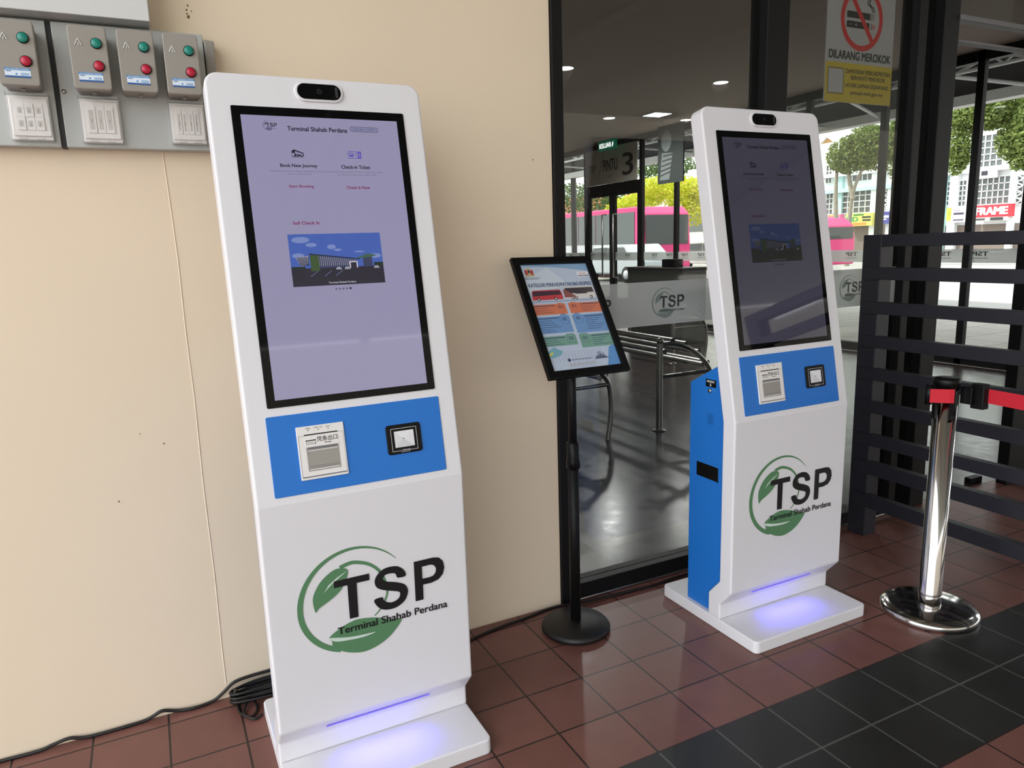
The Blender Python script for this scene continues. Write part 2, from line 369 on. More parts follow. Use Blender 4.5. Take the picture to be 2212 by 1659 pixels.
def logo(mb, fx, y, green, ink, back, lev=.0004, words=True, detail=True):
    """fx maps logo coordinates to (x, z)"""
    def ng(pts, d, m): mb.poly([fx(p) for p in pts], y - d * lev, m)
    def strip(path, w, d, m):
        vs = []; fs = []; n = len(path)
        for i, p in enumerate(path):
            q0, q1 = path[max(0, i - 1)], path[min(n - 1, i + 1)]
            dx, dz = q1[0] - q0[0], q1[1] - q0[1]; l = math.hypot(dx, dz) or 1
            nx, nz = -dz / l, dx / l
            for sg in (.5, -.5):
                x, z = fx((p[0] + nx * w[i] * sg, p[1] + nz * w[i] * sg)); vs.append((x, y - d * lev, z))
        for i in range(n - 1): fs.append((2 * i, 2 * i + 1, 2 * i + 3, 2 * i + 2))
        mb.add(vs, fs, m)
    # outer ring: thin at the top right, thick at the bottom, centre about (-.045,.478)
    path = []; w = []
    for i in range(61):
        a = math.radians(40 + (248 - 40) * i / 60)
        r = .1445 + .002 * math.sin(a) - .010 * max(0, (math.degrees(a) - 185) / 65) ** 1.5; path.append((-.0455 + r * math.cos(a), .479 + r * math.sin(a)))
        w.append(.001 + .0135 * min(1, i / 38) ** .8 if i < 45 else .0145)
    strip(path, w, 1, green)
    if detail:
        AS = [tuple(v[:2]) for v in spl([(p[0], p[1], 0) for p in ARC], 4)]; strip(AS, [.011 - .008 * (i / (len(AS) - 1)) for i in range(len(AS))], 1, green)
    ng(smooth_closed(LEAF2), 2, green); ng(smooth_closed(LEAF1), 2, green)
    if detail: ng(VEIN1, 3, back); ng(smooth_closed(VEIN2, 3), 3, back)
    ng(LT, 4, ink); mb.poly([fx(p) for p in smooth_closed(LS, 3)], y - 4 * lev, ink)
    # P with its counter: two strips bridged around the hole
    o = [LP[10], LP[0], LP[1], LP[2], LP[3], LP[4], LP[5], LP[6], LP[7], LP[8], LP[9]]
    def q(*pts): mb.poly([fx(p) for p in pts], y - 4 * lev, ink)
    q(LP[10], LP[9], LP[8], LPH[7], LPH[0], LP[0]); q(LP[0], LPH[0], LPH[1], LP[1]); q(LP[1], LPH[1], LPH[2], LP[2]); q(LP[2], LPH[2], LPH[3], LP[3])
    q(LP[3], LPH[3], LPH[4], LP[4]); q(LP[4], LPH[4], LPH[5], LP[5]); q(LP[5], LPH[5], LPH[6], LP[6]); q(LP[6], LPH[6], LP[7]); q(LP[7], LPH[6], LPH[7], LP[8])
    if words:
        a = fx((-.1010, .3985)); b = fx((.2032, .4190))
        mb.text('Terminal Shahab Perdana', a[0], b[0], a[1], b[1], y - 5 * lev, ink, .02)

# ------------------------------------------------------------------ kiosks
TILT, ZB, HW_, TH, KL = .186, .7729, .269, .058, 1.0542
ST, CT = math.sin(TILT), math.cos(TILT)
TM = Matrix.Translation((0, 0, ZB)) @ Matrix.Rotation(-TILT, 4, 'X')
LEDG = lit('violet light strip', rgb(62, 18, 222), .62)
def kiosk(label, x, y, sb):
    k = thing('ticket_kiosk', label, 'kiosk', (x, y, 0), 'self-service ticket kiosks')
    # base plate and front shell
    mb = MB(); mb.prism(rrect(-HW_, HW_, -.1253, .3741, .018), 0, .0443, WHITE, 'z'); mb.build('base_plate', k, bevel=.004)
    tp = lambda t, d=0: (ST * t + CT * d, ZB + CT * t - ST * d)
    prof = [(.0531, .0443), (.0531, .1022), (0, .1635), (0, ZB), tp(KL), tp(KL, TH), (TH, ZB - TH * math.tan(TILT / 2)), (TH, .19), (.113, .127), (.113, .0443)]
    mb = MB(); mb.prism(prof, -HW_, HW_, WHITE, 'x')
    o = mb.build('front_shell', k)
    bm = bmesh.new(); bm.from_mesh(o.data)
    es = [e for e in bm.edges if all(v.co.z > 1.75 for v in e.verts) and abs(e.verts[0].co.x - e.verts[1].co.x) < 1e-4]
    bmesh.ops.bevel(bm, geom=es, offset=.032, segments=8, profile=.5, affect='EDGES'); bm.to_mesh(o.data); bm.free()
    b = o.modifiers.new('bevel', 'BEVEL'); b.width = .006; b.segments = 3; b.limit_method = 'ANGLE'; b.angle_limit = math.radians(30)
    # blue rear cabinet
    mb = MB(); mb.prism([(.112, .0443), (.112, .128), (.057, .192), (.057, .765), (.096, .958), (.247, .876), (.247, .0443)], -.251, .251, BLUE, 'x')
    rc = mb.build('rear_cabinet', k, bevel=.003)
    mb = MB(); mb.box(-.2525, -.24, .094, .205, .538, .592, BLACK); mb.box(-.2535, -.2525, .094, .205, .538, .541, BLUE); mb.box(-.2535, -.2525, .094, .097, .538, .592, RUB); mb.build('hand_slot', rc)
    R = Matrix(((0, -1, 0, -.2515), (-1, 0, 0, 0), (0, 0, 1, 0), (0, 0, 0, 1)))   # local x runs towards the front seen from the side
    S = Matrix(((0, 1, 0, -.2515), (-1, 0, 0, .139), (0, 0, 1, .887), (0, 0, 0, 1)))
    mb = MB(S); mb.prism([(-.025, -.013), (.025, -.013), (.025, .013), (-.025, .013)], -.0015, .001, BLACK, 'y')
    LW = mat('white print', rgb(235, 235, 235), .5)
    mb.rect(-.019, .019, .007, .009, -.002, LW); mb.rect(-.019, .019, .003, .0045, -.002, LW); mb.rect(-.0015, .0015, -.009, .0, -.002, LW); mb.poly([(-.005, -.006), (.005, -.006), (0, -.011)], -.002, LW)
    mb.build('key_label', rc)
    mb = MB(S @ Matrix.Translation((-.001, 0, -.026)) @ Matrix.Rotation(math.pi / 2, 4, 'X')); mb.lathe([(0, .008), (.006, .008), (.0075, .006), (.0075, 0)], STEEL, 16); mb.build('cam_lock', rc)
    mb = MB(S @ Matrix.Translation((0, 0, -.128)))
    for i in range(6):
        for j in range(9): mb.disc((i - 2.5) * .0052 + (.0026 if j % 2 else 0), (j - 4) * .0042, .0011, -.0008, RUB, 6)
    mb.build('speaker_holes', rc)
    # camera module
    mb = MB(TM); mb.prism(rrect(-.0615, .0615, .9925, 1.042, .0245, 8), -.006, .002, WHITE, 'y'); cm = mb.build('camera_module', k, bevel=.003)
    mb = MB(TM); mb.prism(rrect(-.0545, .0545, .998, 1.0365, .0188, 8), -.0075, -.004, GLOSSB, 'y')
    mb.disc(0, 1.0175, .007, -.0077, mat('lens glass', rgb(30, 32, 40), .08), 20); mb.disc(0, 1.0175, .0035, -.0079, BLACK, 16)
    for a in (.041, .0445): mb.rect(a, a + .0015, 1.004, 1.03, -.0077, mat('faint grey print', rgb(90, 90, 92), .4))
    mb.build('lens_window', cm)
    # display
    mb = MB(TM); mb.prism(rrect(-.2165, .2165, .2376, .9744, .004), -.003, .002, GLOSSB, 'y'); dp = mb.build('display', k, bevel=.001)
    mb = MB(TM); screen(mb, sb); mb.build('screen', dp, fix=False)
    # blue control panel with receipt printer and code reader
    mb = MB(TM); mb.prism(rrect(-.2232, .2232, .0186, .2171, .004), -.0022, .002, BLUE, 'y'); cp = mb.build('control_panel', k, bevel=.0008)
    pr = MB(TM); pr.prism(rrect(-.1562, -.039, .0512, .1838, .002), -.006, 0, TRACK, 'y')
    p = pr.build('receipt_printer', cp, bevel=.001)
    LG = mat('thin grey line', rgb(96, 98, 104), .5)
    pr = MB(TM); y = -.0064
    for tx, a, b2 in (('Power', -.133, -.1215), ('Paper end', -.112, -.0925), ('Error', -.083, -.0725)):
        pr.text(tx, a, b2, .1765, .1795, y, INK, .02); pr.rect((a + b2) / 2 - .0015, (a + b2) / 2 + .0015, .1718, .1735, y, INK)
    pr.frame(-.1527, -.0418, .057, .161, .0006, y, LG); pr.rect(-.1386, -.0557, .1605, .1635, y, INK)
    pr.rect(-.1525, -.042, .057, .0595, y, LG)
    pr.prism(rrect(-.1375, -.0555, .1335, .157, .003), -.0068, -.006, TRACK, 'y'); y = -.0072
    pr.text('凭条出口', -.1084, -.0578, .1425, .1555, y, INK, .012); pr.text('Receipt', -.090, -.074, .1365, .1405, y, INK, .03)
    pr.frame(-.135, -.112, .1385, .1475, .0009, y, INK); pr.rect(-.1365, -.1105, .1465, .149, y, INK); pr.rect(-.131, -.117, .1425, .1435, y, INK); pr.poly([(-.116, .1385), (-.112, .1385), (-.112, .142)], y - .0003, INK)
    pr.build('printer_label', p)
    wn = MB(TM); SM = mat('smoked clear cover', rgb(150, 146, 140), .15)
    wn.rect(-.1365, -.0568, .0717, .1313, -.0068, SM)
    for z, hh, m in ((.126, .004, LG), (.1215, .0015, TRACK), (.083, .0009, LG), (.079, .0009, LG), (.0745, .0018, TRACK)): wn.rect(-.133, -.060, z, z + hh, -.0071, m)
    wn.build('paper_window', p)
    sc = MB(TM); sc.prism(rrect(.068, .1622, .0806 - .001, .1565, .008), -.006, 0, BLACK, 'y'); s = sc.build('code_reader', cp, bevel=.0015)
    sc = MB(TM); WL = mat('white outline print', rgb(225, 225, 228), .5)
    sc.frame(.080, .1496, .0872, .1467, .0009, -.0064, WL); sc.rect(.103, .128, .0862, .0885, -.0066, BLACK); sc.text('二维码扫描', .1035, .1275, .0868, .0905, -.0069, WL, .01); sc.text('QR code scanner', .1035, .1275, .083, .0855, -.0068, WL, .01)
    sc.build('reader_print', s)
    sc = MB(TM); a, b2, c, d, e = (.0887, .0966, 0), (.1416, .0966, 0), (.1416, .1392, 0), (.0887, .1392, 0), (.112, .119)
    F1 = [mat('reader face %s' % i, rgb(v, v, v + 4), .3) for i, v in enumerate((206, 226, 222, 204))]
    V = lambda q: (q[0], -.0064, q[1])
    ctr = (e[0], -.0086, e[1])
    for i, (q1, q2) in enumerate(((a, b2), (b2, c), (c, d), (d, a))): sc.add([V(q1), V(q2), ctr], [(0, 1, 2)], F1[i])
    sc.disc(e[0], e[1], .0016, -.0088, INK, 10)
    sc.build('reader_window', s)
    # print on the lower front
    mb = MB(); logo(mb, lambda p: p, -.0008, GREEN, INK, mat('pale green print', rgb(200, 214, 206), .5)); mb.build('printed_logo', k, fix=False)
    # light strip on the chamfer
    n = Vector((0, -.0613, -.0531)).normalized(); c = Vector((0, .0265, .1328)) + n * .001
    t = Vector((0, .0531, -.0613)).normalized()
    mb = MB(); q = [c + t * a + n * .001 for a in (-.0062, .0062)]
    mb.add([(-.146, *q[0][1:]), (.146, *q[0][1:]), (.146, *q[1][1:]), (-.146, *q[1][1:])], [(0, 1, 2, 3)], LEDG); mb.build('light_strip', k)
    la = bpy.data.lights.new('strip_light', 'AREA'); la.shape = 'RECTANGLE'; la.size = .22; la.size_y = .006; la.color = (.09, .08, 1); la.energy = .14; la.spread = 1.7
    lo = bpy.data.objects.new('strip_light', la); COL.objects.link(lo); lo.parent = k; lo.location = c + n * .004
    lo.rotation_euler = (-Vector((0, -.50, -.86))).to_track_quat('Z', 'Y').to_euler()
    return k

def screen(mb, s):
    """the booking page: s scales the brightness of this display"""
    def E(nm, r, g, b): return lit('%s %.2f' % (nm, s), rgb(r, g, b), s)
    bgm = E('page lilac', 142, 138, 168); ink = E('page ink', 26, 20, 42); gy = E('page grey', 92, 90, 118); vi = E('page violet', 74, 60, 170); ma = E('page magenta', 120, 30, 82)
    gl = E('page pale', 128, 126, 160)
    y = -.0034; d = -.0037
    mb.rect(-.196, .196, .2556, .9525, y, bgm)
    fx = lambda p: (-.130 + p[0] * .085, .9275 + (p[1] - .47) * .085)
    logo(mb, fx, d, gy, ink, bgm, .00005, words=False, detail=False); mb.rect(-.138, -.1135, .9205, .9213, d, gy)
    mb.text('Terminal Shahab Perdana', -.089, .061, .917, .9285, d, ink, .025)
    mb.poly(rrect(.0685, .1425, .9205, .9335, .006), d, ink); mb.poly(rrect(.0693, .1417, .9213, .9327, .0055), d - .0001, gl); mb.text('03:46:13PM', .078, .133, .9235, .9303, d - .0002, gy)
    # coach icon
    mb.poly([(-.0855, .866), (-.080, .871), (-.0565, .8625), (-.0565, .854), (-.0855, .852)], d, ink); mb.poly([(-.0775, .867), (-.058, .8605), (-.058, .857), (-.0775, .859)], d - .0001, gl)
    mb.poly([(-.0845, .862), (-.0795, .862), (-.0795, .854), (-.0845, .8535)], d - .0001, bgm)
    for cx in (-.073, -.062): mb.disc(cx, .8535, .0032, d - .0002, bgm, 14); mb.disc(cx, .8535, .0022, d - .0003, ink, 14)
    mb.rect(-.0855, -.0555, .8505, .8511, d, ink)
    # ticket icon
    mb.poly(rrect(.0555, .0795, .8515, .8695, .002), d, vi); mb.poly(rrect(.0567, .0783, .8527, .8683, .0015), d - .0001, bgm)
    mb.poly([(.0805, .8515), (.0895, .8515), (.0895, .8695), (.0805, .8695), (.083, .8605)], d, vi); mb.rect(.085, .087, .854, .867, d - .0001, bgm)
    mb.poly(rrect(.0595, .0695, .856, .8655, .002), d - .0002, vi); mb.rect(.061, .068, .8605, .864, d - .0003, bgm); mb.rect(.072, .0765, .863, .864, d - .0002, vi); mb.rect(.072, .0765, .859, .860, d - .0002, vi)
    mb.text('Book New Journey', -.1169, -.026, .824, .835, d, ink, .025); mb.text('Check-in Ticket', .0344, .110, .8245, .834, d, ink, .025)
    mb.text('Choose your date, location, schedule and seat to', -.1428, -.002, .8138, .8188, d, gy); mb.text('book a new journey', -.1, -.0417, .8072, .8118, d, gy)
    mb.text('Already have a ticket? Check in with your ticket', .001, .1422, .8138, .8188, d, gy); mb.text('number and generate a QR Code', .0241, .1233, .8068, .8115, d, gy)
    mb.text('Start Booking', -.1014, -.0409, .7735, .7825, d, ma, .022); mb.text('Check In Now', .0418, .1033, .7725, .7808, d, ma, .022)
    mb.text('Self Check In', -.1029, -.0374, .6832, .6915, d, ma, .022)
    # picture of the terminal building
    mb.rect(-.1200, .1142, .529, .6595, d, E('picture sky', 66, 92, 168)); e = d - .0001
    cl = E('picture cloud', 116, 132, 184)
    for cx, cz, rx, rz in ((-.09, .645, .022, .008), (-.065, .632, .014, .005), (-.015, .626, .011, .006), (0, .618, .01, .003), (.055, .612, .014, .002), (.095, .6, .016, .006), (-.1, .606, .015, .006)): mb.disc(cx, cz, rx, e, cl, 18, rz)
    e -= .0001; mb.rect(-.1200, .1142, .529, .574, e, E('picture asphalt', 40, 36, 50)); mb.rect(-.1195, -.085, .574, .5785, e, E('picture hedge', 26, 44, 34)); mb.rect(.09, .1142, .574, .583, e, E('picture hedge', 26, 44, 34))
    e -= .0001
    mb.poly([(-.072, .5745), (-.072, .608), (.045, .592), (.045, .5745)], e, E('picture facade', 54, 58, 84)); mb.poly([(-.075, .611), (-.072, .608), (.055, .5915), (.055, .594)], e - .0001, E('picture roof', 28, 32, 44))
    for i in range(22): x = -.066 + i * .005; mb.rect(x, x + .0018, .578, .606 - i * .00068, e - .0001, E('picture louvre', 136, 136, 160))
    mb.poly([(-.107, .602), (-.075, .605), (-.075, .586), (-.095, .578)], e, E('picture louvre', 136, 136, 160))
    for i in range(7): mb.poly([(-.104 + i * .0045, .602), (-.102 + i * .0045, .602), (-.094 + i * .003, .58), (-.096 + i * .003, .58)], e - .0001, E('picture roof', 28, 32, 44))
    mb.rect(-.072, -.050, .566, .606, e - .0002, E('picture green wall', 58, 78, 48))
    mb.poly([(.04, .594), (.075, .606), (.1, .602), (.085, .597)], e - .0002, E('picture canopy', 60, 92, 76)); mb.rect(.062, .086, .5745, .597, e - .0001, E('picture facade', 54, 58, 84))
    mb.rect(.026, .047, .571, .588, e - .0002, E('picture white portal', 190, 186, 204)); mb.rect(.029, .044, .569, .585, e - .0003, E('picture asphalt', 40, 36, 50))
    for x in (-.01, .012, .088): mb.poly([(x, .568), (x + .003, .574), (x + .011, .5745), (x + .016, .568)], e - .0003, E('picture car', 150, 150, 162))
    for x in (-.075, -.04, -.012): mb.poly([(x, .553), (x + .001, .5525), (x + .02, .566), (x + .0188, .566)], e - .0003, cl)
    mb.text('Terminal Shahab Perdana', -.0321, .0375, .5333, .5378, e - .0003, E('picture caption', 214, 210, 226))
    for i in range(5): mb.disc(-.015 + i * .00905, .519, .0028, d, ink if i == 4 else gy, 12)

kiosk('white and blue kiosk at the beige wall, its screen bright with the booking page', 0, -.5141, .64)
kiosk('white and blue kiosk before the dark glass, its screen dim, beside the chrome post', 1.5159, -.5086, .085)

# ------------------------------------------------------------------ poster stand
PSX, PSY = .815, -.185
ps = thing('poster_stand', 'black poster stand with a tilted frame between the two kiosks', 'poster stand', (PSX, PSY, 0))
mb = MB(); mb.lathe([(0, 0), (.118, 0), (.124, .006), (.124, .016), (.116, .026), (.05, .034), (.02, .038), (0, .038)], RUB, 48); mb.build('round_base', ps)
mb = MB(); mb.lathe([(.0, .036), (.019, .036), (.019, .66), (0, .66)], DARKFR, 24); mb.lathe([(.0, .62), (.0145, .62), (.0145, 1.085), (0, 1.085)], DARKFR, 20); mb.build('pole', ps)
mb = MB(); mb.lathe([(.0185, .605), (.024, .61), (.024, .635), (.021, .65), (.022, .70), (.0145, .705)], BLACK, 20); mb.build('height_collar', ps)
PT = Matrix.Translation((-.002, 0, 1.142)) @ Matrix.Rotation(.074, 4, 'Z') @ Matrix.Rotation(-.549, 4, 'X') @ Matrix.Rotation(.018, 4, 'Y')
FW, FH = .3235, .443
mb = MB(PT)
for a, b, c, d in ((-FW / 2, FW / 2, FH / 2 - .026, FH / 2), (-FW / 2, FW / 2, -FH / 2, -FH / 2 + .026), (-FW / 2, -FW / 2 + .026, -FH / 2 + .026, FH / 2 - .026), (FW / 2 - .026, FW / 2, -FH / 2 + .026, FH / 2 - .026)):
    mb.box(a, b, -.009, .008, c, d, BLACK)
mb.box(-FW / 2 + .02, FW / 2 - .02, .001, .007, -FH / 2 + .02, FH / 2 - .02, BLACK); mb.box(-.02, .02, .007, .05, -.11, .0, BLACK)
fr = mb.build('sign_frame', ps, bevel=.002)
mb = MB(PT); y = -.0005; PW, PH = .136, .196
def pm(n, r, g, b): return mat('poster ' + n, rgb(r, g, b), .35, coat=.3)
mb.rect(-PW, PW, -PH, PH, y, pm('pale blue', 184, 196, 216)); y -= .0003
mb.poly([(-PW, PH), (PW, PH), (PW, PH - .03), (0, PH - .012), (-PW, PH - .004)], y, pm('sky blue', 134, 168, 204)); mb.poly([(-PW, .14), (-.03, .185), (.04, .11), (-PW, .09)], y, pm('light', 198, 208, 222))
R1, R2, NV = pm('red', 176, 58, 52), pm('gold', 196, 160, 70), pm('navy', 32, 44, 92)
for i, (x0, x1, z0, z1, m) in enumerate(((-.122, -.112, .158, .176, R1), (-.100, -.09, .158, .176, R1), (-.111, -.101, .16, .182, R2), (-.125, -.087, .153, .157, R2), (-.110, -.102, .165, .175, NV))): mb.poly(rrect(x0, x1, z0, z1, .0019), y - .0002 - .0001 * (i == 4), m)
mb.rect(-.13, -.066, .145, .147, y, pm('green rule', 74, 110, 96)); mb.rect(-.13, -.075, .1405, .1425, y, NV)
mb.rect(.085, .132, .142, .164, y, pm('white', 232, 232, 236)); mb.text('MADANI', .088, .130, .144, .151, y - .0002, NV, .03); mb.text('Malaysia', .091, .122, .1525, .161, y - .0002, R1, .0)
mb.text('KATEGORI PERKHIDMATAN BAS EKSPRES', -.124, .130, .110, .124, y - .0002, NV, .02)
# two coaches
def coach(x0, x1, z0, z1, body, win, wheels):
    h = z1 - z0; mb.poly([(x0, z0 + .006), (x0 + .006, z1 - .004), (x0 + .014, z1), (x1 - .004, z1), (x1, z1 - .012), (x1, z0 + .006), (x1 - .004, z0 + .003), (x0 + .004, z0 + .003)], y - .0002, body)
    mb.poly([(x0 + .004, z0 + h * .45), (x0 + .009, z1 - .004), (x1 - .006, z1 - .004), (x1 - .003, z0 + h * .52)], y - .0003, win)
    for wx in wheels: mb.disc(wx, z0 + .006, .0062, y - .0004, INK, 16); mb.disc(wx, z0 + .006, .003, y - .0005, pm('white', 232, 232, 236), 12)
coach(-.126, -.004, .058, .098, pm('coach red', 190, 66, 74), pm('coach window', 70, 50, 62), (-.102, -.034))
coach(.004, .133, .058, .106, pm('coach white', 216, 208, 206), pm('coach dark', 66, 58, 64), (.035, .049, .112))
mb.poly([(.004, .066), (.004, .098), (.022, .09), (.055, .066)], y - .00045, pm('coach mosaic', 140, 84, 80)); mb.rect(.05, .10, .078, .086, y - .00045, pm('coach dark', 66, 58, 64))
mb.rect(-.13, .13, .053, .0555, y, pm('soft shade', 120, 132, 156))
O, Bb, Gg = pm('orange', 206, 120, 90), pm('panel blue', 112, 150, 198), pm('panel green', 118, 158, 146)
ins = pm('print', 52, 62, 96)
for sx, (z0, z1), c, n in ((-1, (.006, .045), O, '01'), (1, (.006, .045), O, '01'), (-1, (-.062, -.001), Bb, '02'), (1, (-.068, -.001), Bb, '02'), (-1, (-.108, -.072), Gg, '03'), (1, (-.122, -.075), Gg, '03')):
    xa, xb = (-PW, -.006) if sx < 0 else (.006, PW)
    mb.rect(xa, xb, z0, z1, y - .0002, c); cx = sx * .027; cz = z1 - .012
    if n == '02': mb.disc(cx, cz, .0195, y - .0003, NV, 28); mb.disc(cx, cz, .0188, y - .0004, Bb, 28)
    elif n == '03': mb.poly(rrect(cx - .0165, cx + .0165, cz - .0165, cz + .0165, .004), y - .0003, ins); mb.poly(rrect(cx - .0158, cx + .0158, cz - .0158, cz + .0158, .0035), y - .0004, Gg)
    else: mb.disc(cx, cz, .017, y - .0003, pm('orange deep', 190, 98, 70), 6); mb.disc(cx, cz, .0162, y - .0004, O, 6)
    mb.text(n, cx - .0085, cx + .0085, cz - .006, cz + .006, y - .0006, ins, .01)
    nl = max(3, int((z1 - z0) / .0085))
    for i in range(nl):
        zz = z1 - .008 - i * .0078
        if zz < z0 + .003: break
        a, b = (-PW + .006, -.05 - .01 * ((i * 7) % 4)) if sx < 0 else (.055, PW - .006 - .012 * ((i * 5) % 4))
        mb.rect(a, b, zz, zz + (.0028 if i == 0 else .0014), y - .0004, ins)
mb.poly([(.082, -PH), (.11, -.128), (PW, -.118), (PW, -PH)], y - .0002, pm('corner blue', 96, 146, 202))
mb.poly([(-PW, -.128), (-.105, -.11), (-.075, -.128), (-.085, -.14), (-.12, -.15), (-PW, -.142)], y - .0002, pm('teal sketch', 120, 168, 186)); mb.poly([(-PW, -.139), (-.116, -.127), (-.114, -.133), (-PW, -.146)], y - .0004, pm('yellow stripe', 226, 210, 80))
for i in range(16): mb.rect(-.125 + i * .013, -.1215 + i * .013, -.165, -.128 - .012 * ((i * 3) % 3), y - .0001, pm('faint column', 172, 178, 200))
for i, hh in enumerate((6, 10, 8, 22, 12, 24, 14, 9, 18, 8, 6)): mb.rect(.045 + i * .004, .048 + i * .004, -.164, -.164 + hh * .001, y - .0003, ins)
mb.rect(.04, .095, -.166, -.1635, y - .0003, ins); mb.disc(-.062, -.161, .0058, y - .0003, ins, 16); [mb.rect(-.052 + i * .0102, -.044 + i * .0102, -.163, -.159, y - .0003, pm('print pale', 120, 128, 150)) for i in range(8)]
for i in range(7): cx = -.062 + i * .0155; mb.disc(cx, -.178, .0064, y - .0003, ins, 14); mb.disc(cx, -.178, .0054, y - .0004, pm('white', 232, 232, 236), 14); mb.rect(cx - .0018, cx + .0018, -.181, -.175, y - .0006, ins)
mb.build('poster', fr, fix=False)

# ------------------------------------------------------------------ chrome queue post with belt
QX, QY = 2.005, -.727
qp = thing('queue_post', 'polished chrome queue post with a red retractable belt', 'queue barrier', (QX, QY, 0))
mb = MB(); mb.lathe([(0, 0), (.158, 0), (.162, .004), (.162, .02), (.156, .026), (.13, .034), (.045, .042), (.0, .042)], STEEL, 64); mb.build('round_base', qp)
mb = MB(); mb.lathe([(.0, .04), (.039, .04), (.039, .085), (.0375, .088), (.0375, .845), (0, .845)], STEEL, 40); mb.build('post', qp)
mb = MB(); mb.lathe([(.0, .843), (.0415, .843), (.0415, .872), (.038, .879), (0, .879)], BLACK, 40)
for a in (0, 90, 180, 270):
    t = math.radians(a - 26); T2 = Matrix.Rotation(t, 4, 'Z'); m2 = MB(T2); m2.box(.034, .0412, -.0085, .0085, .735, .86, BLACK); m2.box(.0412, .0425, -.004, .004, .74, .75, RUB)
    n0 = len(mb.v); mb.v += m2.v; mb.f += [tuple(n0 + i for i in f) for f in m2.f]; mb.m += [mb.mi(m2.mats[i]) for i in m2.m]; mb.sm += m2.sm
mb.build('belt_head', qp)
REDB = mat('red webbing', rgb(196, 24, 44), .7, noise=.06, nscale=60)
mb = MB(); mb.prism(rrect(.048, .082, -.10, -.055, .005), .775, .862, BLACK, 'z'); mb.box(.03, .055, -.07, -.03, .79, .85, BLACK); mb.build('belt_clip', qp, bevel=.003)
mb = MB(); mb.prism([(.071, -.102), (.073, -.102), (-.02, -1.10), (-.022, -1.10)], .797, .846, REDB, 'z'); mb.build('belt', qp)
mb = MB(); mb.prism([(-.073, .01), (-.0735, .008), (-.032, -.034), (-.02, -.0425), (-.019, -.041), (-.03, -.032)], .798, .846, REDB, 'z'); mb.lathe([(0, .79), (.013, .79), (.013, .858), (0, .858)], BLACK, 16, (-.062, .02)); mb.build('belt_end', qp)

# ------------------------------------------------------------------ slatted steel barrier
sb = thing('slatted_barrier', 'charcoal slatted steel barrier standing out from the glass wall', 'barrier', (2.43, -.09, 0))
mb = MB(); mb.box(-.03, .05, -.05, .04, 0, 1.372, FENCE); mb.build('post', sb, bevel=.003)
mb = MB(); mb.box(-.03, .05, -1.45, -1.36, 0, 1.372, FENCE); mb.build('post', sb, bevel=.003)
mb = MB(); mb.box(-.03, .05, -1.36, -.05, 1.322, 1.372, FENCE); mb.build('top_rail', sb, bevel=.003)
for z in (1.207, 1.058, .909, .765, .616, .465, .335, .178):
    hh = .026 if z > .4 else .03
    mb = MB(); mb.box(-.045, -.005, -1.40, .012, z - hh, z + hh, FENCE); mb.build('rail', sb, bevel=.002)

# ------------------------------------------------------------------ switch panel on the wall
YP = -.045
def C(x, z, yf): k = (yf - CY) / (-.2 - CY); return (CX + (x - CX) * k, CZ + (z - CZ) * k)
for nm, x0, x1, lb in (('p1', -1.45, -.598, 'grey steel switch panel left of the black seam, cut by the photo edge'), ('p2', -.586, -.236, 'grey steel switch panel with three starter boxes, next to the kiosk')):
    t = thing('steel_switch_panel', lb, 'switch panel', ((x0 + x1) / 2, 0, 1.66), 'steel switch panels')
    mb = MB(); mb.box(x0 - (x0 + x1) / 2, x1 - (x0 + x1) / 2, YP, -.0, .0, .30, GALV); mb.build('enclosure', t, bevel=.002)
    if nm == 'p2': mb = MB(); mb.box(-.187, -.175, YP + .006, 0, 0, .30, RUB); mb.build('gasket', t)
    if nm == 'p2':
        mb = MB(); mb.T = Matrix.Translation((-.165, YP, .135)) @ Matrix.Rotation(math.pi / 2, 4, 'X'); mb.lathe([(0, .004), (.004, .004), (.006, .001), (.006, 0)], BRUSH, 12); mb.build('screw', t)
mb = MB(); mb.box(-1.45, -.362, -.10, -.001, 1.966, 2.75, PALE); o = mb.build('cable_trunking', origin=(-.9, -.05, 1.966), bevel=.002)
tag(o, 'pale grey sheet metal trunking box above the starter boxes', 'trunking')
mb = MB(); mb.box(-.234, -.209, -.05, 0, 1.74, 1.945, GREY); o = mb.build('junction_box', origin=(-.22, -.02, 1.74), bevel=.003); tag(o, 'small grey box on the wall behind the right starter box', 'junction box')
YB = -.135
GB, RB = mat('green push button', rgb(22, 128, 112), .35), mat('red push button', rgb(176, 20, 52), .35)
LBB, LBW, LBD = mat('label blue', rgb(70, 134, 190), .5), mat('label white', rgb(214, 226, 238), .5), mat('label deep blue', rgb(36, 84, 150), .5)
